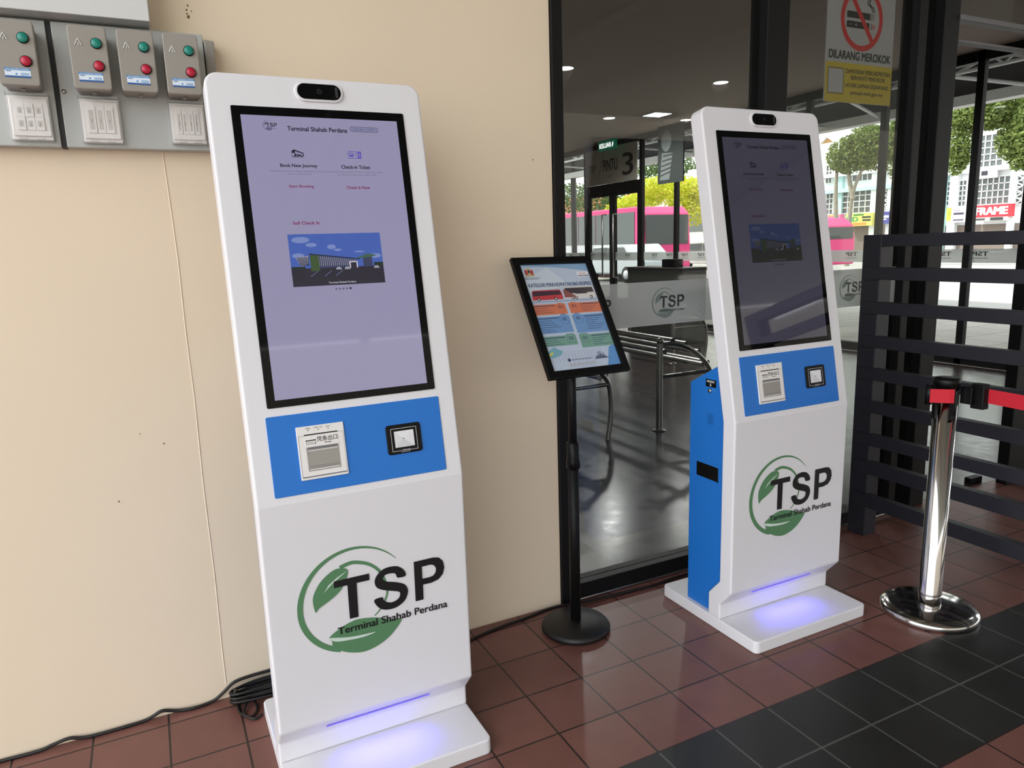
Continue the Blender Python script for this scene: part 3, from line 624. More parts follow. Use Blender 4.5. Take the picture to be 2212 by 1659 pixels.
def starter(cx, label):
    x0, z0 = C(cx - .0402, 1.775, YB); x1, z1 = C(cx + .0398, 1.917, YB)
    ox, oz = (x0 + x1) / 2, z0
    t = thing('motor_starter', label, 'starter box', (ox, YP, oz), 'push button motor starters'); w = (x1 - x0) / 2; h = z1 - z0
    yy = YB - YP
    mb = MB(); mb.prism(rrect(-w, w, 0, h, .008), yy, yy + .03, GREY, 'y'); mb.prism(rrect(-w + .002, w - .002, .002, h - .002, .008), yy + .031, 0, GREY, 'y')
    mb.prism([(-.005, -.004), (.005, -.004), (.005, .001), (-.005, .001)], yy + .04, yy + .05, GREY, 'y')
    mb.build('housing', t, bevel=.003)
    for nm, bx, bz, m in (('start_button', .018, h - .040, GB), ('stop_button', .018, h - .092, RB)):
        mb = MB(Matrix.Translation((bx, yy, bz)) @ Matrix.Rotation(math.pi / 2, 4, 'X'))
        mb.lathe([(.0125, 0), (.0125, .004), (.011, .0045)], BLACK, 24); mb.lathe([(0, .0075), (.0095, .0075), (.011, .0055), (.011, .0)], m, 24); b = mb.build(nm, t)
    mb = MB(); lx0, lx1, lz0, lz1 = -.028, .024, .017, .0385; y = yy - .0005
    mb.rect(lx0, lx1, lz0, lz1, y, LBW); mb.rect(lx0, lx1, lz1 - .005, lz1, y - .0003, LBB); mb.rect(lx0, lx1, lz0, lz0 + .004, y - .0003, LBD)
    mb.text('D.O.L MAGNETIC STARTER', lx0 + .003, lx1 - .003, lz1 - .0038, lz1 - .0012, y - .0005, LBW, .02); mb.rect(lx0 + .003, lx0 + .013, lz1 - .0083, lz1 - .0066, y - .0004, LBD)
    for i in range(3): mb.rect(.004, lx1 - .003, lz0 + .0052 + i * .0022, lz0 + .0062 + i * .0022, y - .0004, LBB)
    mb.disc(-.005, lz0 + .008, .0022, y - .0004, LBB, 10); mb.build('rating_label', t, fix=False)
    mb = MB(); P = [Vector((-w * .5 + .009 * math.sin(a), yy - .0006, h - .040 + .009 * math.cos(a))) for a in (0, 2.25, -2.25)]
    for a, b in ((0, 1), (0, 2)): mb.tube([P[a], P[b]], .0012, PALE, 6)
    mb.tube([(-w * .5, yy - .0006, h - .047), (-w * .5, yy - .0006, h - .040)], .0012, PALE, 6); mb.build('warning_emblem', t)
starter(-.6515, 'grey starter box leftmost of four, on the left steel panel')
starter(-.5045, 'grey starter box just right of the black seam between panels')
starter(-.4035, 'grey starter box with no switch cover below it')
starter(-.3030, 'grey starter box nearest the white kiosk')
ROCK = mat('rocker insert', rgb(196, 192, 188), .4)
def switchbox(px0, px1, pyt, pyb, gangs, label, rows=1):
    yf = -.085; a = onY(px0, (pyt + pyb) / 2, yf).x; b = onY(px1, (pyt + pyb) / 2, yf).x; zt = onY((px0 + px1) / 2, pyt, yf).z; zb = onY((px0 + px1) / 2, pyb, yf).z
    ox = (a + b) / 2; w = (b - a) / 2; h = zt - zb; t = thing('light_switch', label, 'switch', (ox, YP, zb), 'covered wall switches')
    mb = MB(); mb.box(-w + .002, w - .002, -.012, 0, .002, h - .002, TRACK); mb.prism(rrect(-w + .005, w - .005, .012, h - .009, .004), -.019, -.012, TRACK, 'y'); mb.build('switch_plate', t, bevel=.002)
    iw = w - .016; z0, z1 = .026, h - .022
    n = gangs
    for r in range(rows):
        for i in range(n):
            gx0 = -iw + i * 2 * iw / n; gx1 = gx0 + 2 * iw / n - .0015; za = z0 + (z1 - z0) * r / rows; zz = z0 + (z1 - z0) * (r + 1) / rows - .001
            mb = MB(); tl = .0015 if (i + r) % 2 else .003
            mb.box(gx0, gx1, -.0195 - tl, -.018, za, zz, TRACK); mb.rect(gx0 + .004, gx1 - .004, za + .008, zz - .008, -.0198 - tl, ROCK); mb.rect((gx0 + gx1) / 2 - .0008, (gx0 + gx1) / 2 + .0008, (za + zz) / 2 - .007, (za + zz) / 2 + .002, -.0201 - tl, GREY)
            mb.build('rocker', t)
    mb = MB()
    mb.box(-w, w, -.042, -.0405, 0.0, h, CLEAR); mb.box(-w, -w + .0015, -.041, -.001, 0, h, CLEAR); mb.box(w - .0015, w, -.041, -.001, 0, h, CLEAR); mb.box(-w, w, -.041, -.001, h - .0015, h, CLEAR); mb.box(-w, w, -.041, -.001, 0, .0015, CLEAR)
    mb.box(-w * .6, -w * .2, -.046, -.03, .002, .008, CLEAR); mb.box(w * .2, w * .6, -.046, -.03, .002, .008, CLEAR); mb.box(-w * .4, w * .4, -.046, -.034, h - .006, h, CLEAR)
    mb.build('clear_cover', t, bevel=.001)
switchbox(16, 110, 200, 302, 3, 'clear covered switch with six rockers on the left steel panel', 2)
switchbox(173, 262, 208, 308, 3, 'clear covered switch with three wide rockers right of the seam')
switchbox(368, 447, 218, 310, 4, 'clear covered switch with four narrow rockers beside the kiosk')

# ------------------------------------------------------------------ cables
r = .0055
wallc = [(-1.02, -.012, r), (-.962, -.010, r), (-.868, -.013, r), (-.835, -.010, .010), (-.793, -.009, .016), (-.76, -.011, .008), (-.725, -.013, r), (-.651, -.013, r), (-.598, -.010, r), (-.572, -.009, .012), (-.546, -.009, .021), (-.505, -.009, .008), (-.458, -.016, r), (-.405, -.010, .007), (-.372, -.010, .026), (-.338, -.010, .051), (-.29, -.009, .057), (-.235, -.009, .058), (-.15, -.009, .058), (-.06, -.009, .05)]
mb = MB(); mb.tube(spl(wallc), .0050, RUB, 8); o = mb.build('power_cable', origin=(-.6, 0, 0)); tag(o, 'black cable running along the foot of the beige wall on the left', 'cable')
mb = MB()
for i in range(9):
    a = random.uniform(-.01, .01); zz = .012 + .0045 * i; yy0 = -.045 - .006 * (i % 3)
    loop = [(-.345 + random.uniform(-.012, .012), yy0, zz), (-.335, yy0 - .025, zz + .002), (-.2, yy0 - .032 + a, zz + .004), (-.08, yy0 - .032, zz), (-.06, yy0 - .02, zz), (-.1, yy0 + .015, zz + .002), (-.25, yy0 + .02 + a, zz + .003), (-.335, yy0 + .012, zz + .001)]
    mb.tube(spl(loop + loop[:1], 5), .0042, RUB, 6)
mb.tube(spl([(-.335, -.06, .01), (-.335, -.11, .006), (-.31, -.15, .006), (-.285, -.12, .006), (-.29, -.07, .012)], 6), .004, RUB, 6)
mb.tube(spl([(-.30, -.07, .02), (-.325, -.12, .008), (-.30, -.165, .006), (-.276, -.15, .006)], 6), .004, RUB, 6)
o = mb.build('cable_coil', origin=(-.2, -.08, 0)); tag(o, 'bundled black cable behind the left kiosk', 'cable')
mb = MB(); mb.tube(spl([(.26, -.16, r), (.35, -.11, r), (.453, -.074, r), (.575, -.048, r), (.686, -.037, r), (.791, -.020, r), (.86, -.022, r), (.948, -.041, r), (1.083, -.049, r), (1.252, -.062, r), (1.36, -.052, r), (1.44, -.05, r), (1.5, -.07, .008), (1.52, -.10, .018)]), .0050, RUB, 8)
o = mb.build('power_cable', origin=(.9, 0, 0)); tag(o, 'black cable along the floor from kiosk to kiosk behind the poster stand', 'cable')

# ------------------------------------------------------------------ no-smoking sign on the glass
sg = thing('no_smoking_sign', 'white and yellow no smoking sign high on the glass', 'sign', (2.436, .056, 1.94)); sg.scale = (1.021, 1, 1.021)
mb = MB(); mb.box(-.204, .206, -.008, -.002, 0, .60, mat('sign white', rgb(168, 164, 168), .5)); bd = mb.build('board', sg, bevel=.001)  # board white darkened: canopy shade put into the colour
mb = MB(); y = -.0088
def SX(px, py): p = onY(px, py, .022); return (p.x - 2.372, p.z - 1.93)
RED = mat('sign red', rgb(190, 34, 36), .5); YEL = mat('shaded sign yellow', rgb(184, 160, 42), .5)  # yellow darkened too, with the same shade in its colour
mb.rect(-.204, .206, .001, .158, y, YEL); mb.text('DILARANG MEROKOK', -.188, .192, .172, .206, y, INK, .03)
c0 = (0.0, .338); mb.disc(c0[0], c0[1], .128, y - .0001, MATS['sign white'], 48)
for i, z in ((0, .35), (1, .312)):
    mb.rect(-.092, .05 if i == 0 else .046, z - .013, z + .013, y - .0003, INK)
    mb.rect(.056, .060, z - .013, z + .013, y - .0003, INK); mb.rect(.067, .071, z - .013, z + .013, y - .0003, INK if i == 0 else RED)
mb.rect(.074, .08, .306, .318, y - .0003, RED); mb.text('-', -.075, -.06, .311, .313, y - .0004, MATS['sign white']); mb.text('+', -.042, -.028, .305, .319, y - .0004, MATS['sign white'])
for dx in (0, .012):
    P = spl([(.06 + dx, y - .0003, .368), (.055 + dx, y - .0003, .385), (.03 + dx, y - .0003, .40), (.034 + dx, y - .0003, .42), (.012 + dx, y - .0003, .44)], 5); mb.tube(P, .0022, INK, 4)
mb.ring(c0[0], c0[1], .128, .022, y - .0004, RED, 56)
a = math.radians(52); dx, dz = math.cos(a), math.sin(a); nx, nz = dz * .011, dx * .011
mb.poly([(-dx * .112 - nx, c0[1] + dz * .112 - nz), (-dx * .112 + nx, c0[1] + dz * .112 + nz), (dx * .112 + nx, c0[1] - dz * .112 + nz), (dx * .112 - nx, c0[1] - dz * .112 - nz)], y - .0006, RED)
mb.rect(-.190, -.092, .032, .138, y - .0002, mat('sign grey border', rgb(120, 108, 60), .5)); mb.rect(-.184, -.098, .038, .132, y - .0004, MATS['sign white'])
for tx, x0, x1, z0, z1 in (('DAPATKAN PERKHIDMATAN', -.082, .195, .118, .136), ('BERHENTI MEROKOK', -.05, .165, .094, .111), ('LAYARI LAMAN SESAWANG', -.084, .188, .063, .080), ('jomquit.moh.gov.my', -.05, .155, .030, .050)):
    mb.text(tx, x0, x1, z0, z1, y - .0002, INK, .02)
mb.build('sign_print', bd, fix=False)

# ------------------------------------------------------------------ frosted bands with logos on the glass
FROST = glassmat('frosted film', (.8, .82, .8, 1), 1.3, .66, (.78, .79, .78, 1))
FINK = mat('film dark print', rgb(52, 54, 56), .5); FGR = mat('film grey green print', rgb(116, 128, 122), .5); FBK = mat('film pale', rgb(150, 152, 150), .5)
nb = thing('window_film', 'frosted film band with repeated logos on the near glass', 'window film', (1.8, .036, 1.05))
for a, b in ((.907, 1.839), (1.96, 2.745)):
    mb = MB(); mb.box(a - 1.8, b - 1.8, -.0015, 0, 0, .171, FROST); mb.build('film_strip', nb)
s = .57 / 1.42
for i in range(6):
    x = .945 + .35 * i
    if x + .17 > 2.75 or (1.75 < x + .17 and x < 1.9): continue
    mb = MB(); logo(mb, lambda p: (x + .022 + (p[0] + .195) * s - 1.8, .085 + (p[1] - .48) * s * 1.0), -.0025, FGR, FINK, FBK, .0002); mb.build('film_logo', nb, fix=False)
fb = thing('window_film', 'narrow frosted film band across the far side glazing, logos reversed', 'window film', (XF + .03, 5, 1.05))
for a, b in zip(ys[:-1], ys[1:]):
    if b < 1.5: continue
    mb = MB(); mb.box(0, .002, a + .05 - 5, b - .05 - 5, 0, .14, FROST); mb.build('film_strip', fb)
RX = Matrix(((0, 1, 0, -.002), (1, 0, 0, 0), (0, 0, 1, 0), (0, 0, 0, 1)))
for i in range(30):
    yy = 1.92 + .38 * i
    if yy > 13.4 or any(abs(yy - q) < .13 for q in ys): continue
    mb = MB(RX); mb.text('TSP', yy - 5 - .08, yy - 5 + .08, .07, .115, 0.0, FINK, .02); mb.rect(yy - 5 - .08, yy - 5 + .08, .045, .05, 0, FGR); mb.build('film_logo', fb, fix=False)

# ------------------------------------------------------------------ inside the hall
LAMP = mat('downlight diffuser', (1, .98, .95, 1), .5, emit=4)
def downlight(x, y, label):
    t = thing('ceiling_downlight', label, 'ceiling light', (x, y, 3.1), 'round hall downlights')
    mb = MB(); mb.lathe([(.088, -.004), (.088, 0), (0, 0)], PALE, 24); mb.build('trim_ring', t)
    mb = MB(); mb.lathe([(0, -.006), (.08, -.006), (.08, -.004)], LAMP, 24); mb.build('diffuser', t)
    la = bpy.data.lights.new('downlight_beam', 'SPOT'); la.energy = 170; la.specular_factor = 0; la.spot_size = 2.9; la.spot_blend = .8; la.shadow_soft_size = .08
    lo = bpy.data.objects.new('downlight_beam', la); COL.objects.link(lo); lo.parent = t; lo.location = (0, 0, -.03)
downlight(3.545, 4.39, 'round ceiling downlight close to the black window jamb')
downlight(5.676, 6.776, 'round ceiling downlight left of the right kiosk top, above the exit sign')
downlight(5.584, 4.413, 'round ceiling downlight above the right kiosk')
downlight(6.9, 6.6, 'round ceiling downlight just left of the right kiosk corner')
p1 = onZ(1450, 272, 3.1)
lp = thing('ceiling_light_panel', 'square ceiling light panel beside the right kiosk top', 'ceiling light', (6.15, 6.3, 3.09))
mb = MB(); mb.box(-.16, .16, -.16, .16, -.004, .01, PALE); mb.build('panel_frame', lp); mb = MB(); mb.box(-.14, .14, -.14, .14, -.008, -.004, mat('panel diffuser', (.85, 1, .93, 1), .5, emit=2.2)); mb.build('diffuser', lp)
bn = thing('hanging_banner', 'dark hanging banner with a figure beside the right kiosk', 'banner', (6.6, 6.55, 2.2))
mb = MB(); mb.box(-.012, .012, -.28, .3, 0, .82, mat('banner dark', rgb(56, 62, 60), .6)); mb.build('board', bn)
mb = MB(Matrix(((0, 1, 0, -.014), (-1, 0, 0, 0), (0, 0, 1, 0), (0, 0, 0, 1)))); BG_ = mat('banner grey', rgb(120, 126, 124), .6)
mb.disc(-.1, .6, .12, 0, BG_, 20, .15); mb.poly([(-.24, .05), (-.02, .05), (.05, .42), (-.2, .44)], -.001, BG_)
for i in range(5): mb.poly([(-.25 + .02 * i, .1 + .07 * i), (0.02 + .01 * i, .15 + .06 * i), (.02 + .01 * i, .17 + .06 * i), (-.25 + .02 * i, .12 + .07 * i)], -.002, MATS['banner dark'])
mb.build('banner_print', bn, fix=False)
for q in (-.2, .2): mb = MB(); mb.tube([(0, q, .82), (0, q, .9)], .004, BRUSH, 6); mb.build('hanger', bn)
ex = thing('exit_sign', 'small green lit exit sign over the glass door', 'exit sign', (6.93, 8.69, 2.94))
mb = MB(); mb.box(-.02, .02, -.26, .26, 0, .15, mat('exit green', rgb(16, 96, 72), .4, emit=.35)); mb.build('housing', ex)
mb = MB(Matrix(((0, 1, 0, -.021), (-1, 0, 0, 0), (0, 0, 1, 0), (0, 0, 0, 1)))); EW = mat('exit white', (1, 1, 1, 1), .5, emit=1.0)
mb.text('KELUAR', -.22, .14, .035, .115, 0, EW, .03); mb.disc(.19, .1, .014, 0, EW, 12); mb.poly([(.17, .03), (.182, .03), (.2, .065), (.21, .09), (.18, .09), (.16, .07)], 0, EW); mb.build('exit_lettering', ex, fix=False)
mb = MB(); mb.tube([(0, 0, .15), (0, 0, .162)], .005, BRUSH, 6); mb.build('hanger', ex)
pn = thing('door_sign', 'pale sign panel reading PINTU 3 over the glass door', 'sign', (XF - .01, 8.85, 2.39))
mb = MB(); mb.box(-.008, .006, -.80, .80, 0.0, .62, mat('sign cream', rgb(214, 208, 194), .5)); bd = mb.build('board', pn)
mb = MB(Matrix(((0, 1, 0, -.0085), (-1, 0, 0, 0), (0, 0, 1, 0), (0, 0, 0, 1)))); SK = mat('sign brown print', rgb(54, 50, 46), .5)
mb.text('3', .38, .70, .1, .47, 0, SK, .01); mb.text('PINTU', -.22, .24, .22, .42, 0, SK, .02); mb.text('Gate', -.08, .08, .10, .155, 0, FGR); mb.text('TSP', -.68, -.46, .24, .36, 0, FGR, .02); mb.poly([(-.40, .04), (-.385, .04), (-.18, .58), (-.195, .58)], 0, mat('sign tan', rgb(140, 116, 84), .5))
mb.build('sign_print', bd, fix=False)
ct = thing('service_counter', 'dark counter block inside the hall before the bus', 'counter', (6.1, 6.03, 0))
mb = MB(); mb.box(-.2, .2, -.62, .62, 0, .985, mat('dark laminate', rgb(70, 70, 68), .5)); mb.build('counter_body', ct, bevel=.004)
mb = MB(); mb.box(-.21, .21, -.63, .63, .985, 1.01, mat('dark top', rgb(58, 52, 50), .4)); mb.build('counter_top', ct, bevel=.004)
mb = MB(); mb.box(5.95, 6.1, 5.65, 5.91, 1.01, 1.12, BLACK); mb.box(5.935, 5.95, 5.66, 5.9, 1.015, 1.11, GLOSSB); o = mb.build('small_terminal', origin=(6.02, 5.78, 1.01), bevel=.004); tag(o, 'small black device standing on the dark counter', 'terminal')
def bench(x, y, sgn, L, label):
    t = thing('steel_bench', label, 'bench', (x, y, 0), 'tubular steel benches')
    arc = [(0, .64), (sgn * .12, .635), (sgn * .24, .60), (sgn * .36, .53), (sgn * .45, .44), (sgn * .48, .36)]
    for yy in (0, L):
        mb = MB(); mb.tube([(0, yy, 0), (0, yy, .65)], .024, BRUSH, 12); mb.lathe([(0, .69), (.02, .683), (.03, .668), (.02, .648), (0, .645)], BRUSH, 16, (0, yy)); mb.lathe([(0, .0), (.05, 0), (.05, .006), (0, .006)], BRUSH, 16, (0, yy)); mb.build('leg', t)
        mb = MB(); mb.tube(spl([(a, yy, z) for a, z in arc] + [(sgn * .49, yy, .2), (sgn * .46, yy, 0)], 5), .018, BRUSH, 10); mb.build('curved_leg', t)
        mb = MB(); mb.tube([(0, yy, .40), (sgn * .47, yy, .40)], .015, BRUSH, 10); mb.build('brace', t)
    for a, z in arc[1:-1] + [(sgn * .05, .56), (sgn * .40, .43)]:
        mb = MB(); mb.tube([(a, -.04 + .04, z + .024), (a, L, z + .024)], .019, BRUSH, 10); mb.build('tube_slat', t)
bench(2.82, 1.92, 1, 2.4, 'tubular steel bench close behind the glass, its ball ended leg in view')
bench(1.90, 1.91, 1, 1.3, 'tubular steel bench behind the poster stand, its curved leg in view')
bench(4.8, 4.24, 1, 1.5, 'tubular steel bench deeper in the hall, seen just under the film band')

# ------------------------------------------------------------------ covered way beyond the hall
cn = thing('steel_canopy', 'dark roofed canopy with white trusses beyond the side glazing', 'canopy', (10, 14, 0))
CD = mat('canopy dark sheet', rgb(58, 58, 62), .8); TW = mat('white truss paint', rgb(206, 206, 208), .5)
mb = MB(); mb.box(-2.88, 2.6, -13.5, 24, 4.9, 5.0, CD); mb.box(2.2, 2.3, -13.5, 24, 3.55, 4.9, CD); mb.build('roof_sheet', cn)
mb = MB(); mb.box(2.05, 2.32, -13.5, 24, 3.42, 3.58, MATS['pale grey sheet']); mb.build('gutter', cn)
for xx, zt, zl in ((-.0, 3.68, 3.53), (1.1, 4.15, 3.75)):
    mb = MB()
    for z in (zt, zl): mb.tube([(xx, -13.5, z), (xx, 24, z)], .025, TW, 6)
    for i in range(37): y0 = -13.4 + i; mb.tube([(xx, y0, zl), (xx, y0 + .5, zt)], .018, TW, 6); mb.tube([(xx, y0 + .5, zt), (xx, y0 + 1, zl)], .018, TW, 6)
    mb.build('truss', cn)
mb = MB()
for i in range(9):
    y0 = -12 + i * 4
    for sg in (1, -1): mb.tube([(-2.6, y0, 4.85), (0, y0 + sg * .7, 3.7)], .03, TW, 6); mb.tube([(0, y0 + sg * .7, 3.7), (2.1, y0 + sg * 1.4, 3.5)], .03, TW, 6)
mb.build('truss_web', cn)
for y0 in (-11.5, -4, 4.5, 12.5):
    mb = MB(); mb.lathe([(.0, 0), (.09, 0), (.09, 4.9), (0, 4.9)], CD, 16, (2.2, y0)); mb.build('column', cn)

# ------------------------------------------------------------------ street: buses, cars, trees, shop row
PINK = mat('pink coachwork', rgb(222, 62, 128), .35); SIL = mat('silver coachwork', rgb(196, 196, 204), .35); BGL = mat('bus window', rgb(84, 88, 90), .1); TYRE = mat('tyre', rgb(28, 28, 30), .8)
def bus(x, y0, y1, h, label, flip=1):
    L = y1 - y0; t = thing('city_bus', label, 'bus', (x, (y0 + y1) / 2, -.14), 'buses on the street'); a, b = -L / 2, L / 2
    prof = [(a, .35), (b, .35), (b, h - .25), (b - .2, h), (a + .45, h), (a + .1, h - .3), (a, 1.3)]
    mb = MB(); mb.prism(prof, -.02, 2.4, PINK, 'x'); mb.build('body', t, bevel=.05)
    mb = MB(); mb.prism([(a + .9, .36), (b - .1, .36), (b - .1, 1.42), (a + .6, 1.42), (a + .6, .9)], -.035, 0, SIL, 'x'); mb.build('silver_panel', t)
    n = max(3, int(L / 1.5))
    for i in range(n):
        ya = a + .5 + i * (L - .8) / n; mb = MB(); mb.box(-.04, 0, ya, ya + (L - .8) / n - .05, 1.40, h - .2, BGL); mb.build('window', t)
    mb = MB(); mb.box(.15, 2.25, a - .03, a + .05, 1.35, h - .35, BGL); mb.build('windscreen', t)
    for yy in (a + 1.5, b - 2.0):
        mb = MB(Matrix.Translation((-.05, yy, .48)) @ Matrix.Rotation(math.pi / 2, 4, 'Y')); mb.lathe([(0, 0), (.25, 0), (.27, .02), (.48, .02), (.48, .28), (0, .28)], TYRE, 24); mb.lathe([(0, -.01), (.15, -.01), (.15, .01)], SIL, 20); mb.build('wheel', t)
    mb = MB(); mb.tube([(-.02, a + .05, h - .4), (-.25, a - .15, h - .5), (-.25, a - .15, h - .9)], .05, BLACK, 8); mb.build('mirror', t)
bus(17.3, 21.7, 29.6, 2.86, 'pink and grey bus seen through the hall doors')
yq = onX(1848, 500, 24.9).y
bus(22.5, yq, yq + 4.6, onX(1820, 468, 22.5).z + .14, 'pink bus front showing just right of the right kiosk')
def car(x, y, L, col, label):
    t = thing('parked_car', label, 'car', (x, y, -.14), 'cars on the street'); a = L / 2
    mb = MB(); mb.prism([(-a, .3), (a, .3), (a, .75), (a * .75, .85), (a * .45, 1.35), (-a * .5, 1.4), (-a * .85, .9), (-a, .8)], 0, 1.7, col, 'x'); mb.build('body', t, bevel=.06)
    for q in ((-a * .68, -.03), (.03, a * .6)):
        mb = MB(); mb.prism([(q[0], .92), (q[1], .92), (q[1] * .8, 1.28), (q[0] * .8, 1.3)], -.015, 0, BGL, 'x'); mb.build('window', t)
    for yy in (-a * .62, a * .6):
        mb = MB(Matrix.Translation((-.02, yy, .3)) @ Matrix.Rotation(math.pi / 2, 4, 'Y')); mb.lathe([(0, 0), (.17, 0), (.19, .01), (.3, .01), (.3, .2), (0, .2)], TYRE, 20); mb.lathe([(0, -.008), (.17, -.008), (.17, .01)], SIL, 16); mb.build('wheel', t)
car(24.5, 26.5, 4.1, mat('white car paint', rgb(235, 235, 238), .3), 'white car parked between the pink bus and the right kiosk')
car(15.5, 21.5, 4.0, mat('silver car paint', rgb(190, 196, 204), .3), 'silver car seen through the glass just right of the black window jamb')

def leafmat(n, a, b):
    m = mat(n, a, .6, spec=.2)
    nt = m.node_tree; ob = nt.nodes.new('ShaderNodeNewGeometry'); mx = nt.nodes.new('ShaderNodeMix'); mx.data_type = 'RGBA'
    mx.inputs[6].default_value = a; mx.inputs[7].default_value = b
    nt.links.new(ob.outputs['Random Per Island'], mx.inputs[0]); nt.links.new(mx.outputs[2], nt.nodes['Principled BSDF'].inputs['Base Color'])
    tl = nt.nodes.new('ShaderNodeBsdfTranslucent'); nt.links.new(mx.outputs[2], tl.inputs[0]); ms = nt.nodes.new('ShaderNodeMixShader'); ms.inputs[0].default_value = .4
    nt.links.new(nt.nodes['Principled BSDF'].outputs[0], ms.inputs[1]); nt.links.new(tl.outputs[0], ms.inputs[2]); nt.links.new(ms.outputs[0], nt.nodes['Material Output'].inputs[0])
    return m
LG1 = leafmat('leaf green', rgb(88, 108, 52), rgb(142, 158, 92)); LG2 = leafmat('leaf dark green', rgb(60, 84, 46), rgb(104, 126, 76)); LG3 = leafmat('leaf yellow green', rgb(186, 200, 40), rgb(226, 226, 96))
BARK = mat('bark', rgb(150, 146, 132), .9, noise=.2, nscale=6)
def tree(name, label, base, blobs, lm, leaf, n, trunk, group='street trees', tr=.12):
    t = thing(name, label, 'tree', base, group); b0 = Vector(base)
    mb = MB()
    for path in trunk: P = [Vector(p) - b0 for p in path]; mb.tube(spl(P, 4), [tr * (1 - .6 * i / (4 * (len(P) - 1))) for i in range(4 * (len(P) - 1) + 1)], BARK, 8)
    mb.build('trunk', t)
    mb = MB(); tot = sum(r[1] * r[2] * r[3] for r in blobs)
    for c, rx, ry, rz in blobs:
        c = Vector(c) - b0
        for i in range(int(n * rx * ry * rz / tot) + 20):
            while True:
                d = Vector((random.uniform(-1, 1), random.uniform(-1, 1), random.uniform(-1, 1)))
                if .2 < d.length < 1: break
            p = c + Vector((d.x * rx, d.y * ry, d.z * rz)); a = Vector((random.gauss(0, 1), random.gauss(0, 1), random.gauss(0, .6))).normalized() * leaf * random.uniform(.6, 1.3); bb = a.cross(Vector((random.gauss(0, 1), random.gauss(0, 1), random.gauss(0, 1)))).normalized() * leaf * .55
            mb.add([p - a, p + bb, p + a, p - bb], [(0, 1, 2, 3)], lm)
    f = mb.build('foliage', t, fix=False); f['kind'] = 'stuff'
def P3(px, py, X): return tuple(onX(px, py, X))
def blob(px, py, X, w, h): c = onX(px, py, X); k = (onX(px + w, py, X) - c).length; kz = abs(onX(px, py + h, X).z - c.z); return (tuple(c), k * .7, k, kz)
XT = 30
g = onX(1832, 520, XT); g2 = (g.x, g.y, -.14)
tree('street_tree', 'tall green tree with a pale forked trunk just right of the right kiosk', g2,
     [blob(1835, 335, XT, 46, 42), blob(1890, 320, XT, 48, 50), blob(1945, 300, XT, 45, 46), blob(1950, 360, XT, 32, 32), blob(1870, 295, XT, 36, 28), blob(1965, 265, XT, 36, 30)], LG1, .085, 11000,
     [[g2, P3(1835, 480, XT), P3(1842, 420, XT), P3(1858, 375, XT), P3(1885, 330, XT)], [P3(1842, 430, XT), P3(1833, 370, XT), P3(1836, 330, XT)], [P3(1806, 500, XT), P3(1806, 400, XT), P3(1812, 330, XT)]])
g = onX(2290, 500, XT); g2 = (g.x, g.y, -.14)
tree('street_tree', 'large green tree crown hanging over the right shop fronts', g2,
     [blob(2080, 300, XT, 30, 68), blob(2068, 345, XT, 24, 34), blob(2150, 235, XT, 70, 45), blob(2190, 300, XT, 40, 48), blob(2240, 280, XT, 60, 90), blob(2205, 345, XT, 26, 26), blob(2095, 250, XT, 50, 30)], LG1, .09, 15000,
     [[g2, P3(2285, 400, XT), P3(2260, 320, XT), P3(2200, 270, XT), P3(2120, 250, XT)], [P3(2270, 340, XT), P3(2300, 260, XT)]])
g = onX(1440, 540, 23); g2 = (g.x, g.y, -.14)
tree('street_tree', 'bright yellow green tree above the pink bus', g2,
     [blob(1425, 405, 23, 40, 26), blob(1475, 420, 23, 36, 40), blob(1380, 435, 23, 40, 18), blob(1500, 450, 23, 26, 40), blob(1345, 450, 23, 30, 16), blob(1510, 405, 23, 30, 25)], LG3, .085, 7000,
     [[g2, P3(1442, 480, 23), P3(1450, 440, 23), P3(1430, 410, 23)]])
g = onX(1290, 540, 34); g2 = (g.x, g.y, -.14)
tree('street_tree', 'dark green tree mass behind the glass door', g2,
     [blob(1235, 430, 34, 34, 36), blob(1290, 440, 34, 40, 34), blob(1340, 400, 34, 30, 26), blob(1380, 370, 34, 36, 22), blob(1440, 360, 34, 60, 22)], LG2, .14, 4500,
     [[g2, P3(1292, 470, 34), P3(1290, 430, 34)]])
XB = 50
wb = mat('shop white wall', rgb(226, 230, 232), .7); wt = mat('shop pale teal wall', rgb(176, 214, 214), .7); WG = mat('shop window glass', rgb(84, 90, 90), .2); WF = mat('shop window white frame', rgb(232, 234, 234), .6); SHD = mat('shop front dark', rgb(120, 108, 100), .8)
def RB_(x0, y0, x1, y1, X=XB):
    cx, cy = (x0 + x1) / 2, (y0 + y1) / 2
    return (onX(x0, cy, X).y, onX(x1, cy, X).y, onX(cx, y1, X).z, onX(cx, y0, X).z)
ya, yb, z0_, z1_ = RB_(1700, 280, 2240, 560)
oB = (XB + 3, (ya + yb) / 2, -.14)
sh = thing('shop_row', 'white shop row with gridded windows and shop signs across the street', 'building', oB)
LB = lambda v: (v[0] - oB[0], v[1] - oB[1], v[2] - oB[2])
def bbox(mb, r, x0, x1, m):
    a, b, c, d = r; mb.box(x0 - oB[0], x1 - oB[0], min(a, b) - oB[1], max(a, b) - oB[1], c - oB[2], d - oB[2], m)
mb = MB(); bbox(mb, (onX(2420, 400, XB).y, onX(1745, 400, XB).y, -.14, onX(1950, 282, XB).z), XB, XB + 8, wb); mb.build('wall', sh)
mb = MB()
for x0, x1 in ((1808, 1822), (1950, 1966), (2036, 2046)): r = RB_(x0, 350, x1, 540); bbox(mb, (r[0], r[1], 0, onX(1950, 345, XB).z), XB - .25, XB, wt)
for x0, x1 in ((1886, 1904), (1922, 1930), (2055, 2072), (2184, 2196)): r = RB_(x0, 350, x1, 540); bbox(mb, (r[0], r[1], 0, onX(1950, 345, XB).z), XB - .35, XB, wb)
mb.build('pilasters', sh)
mb = MB()
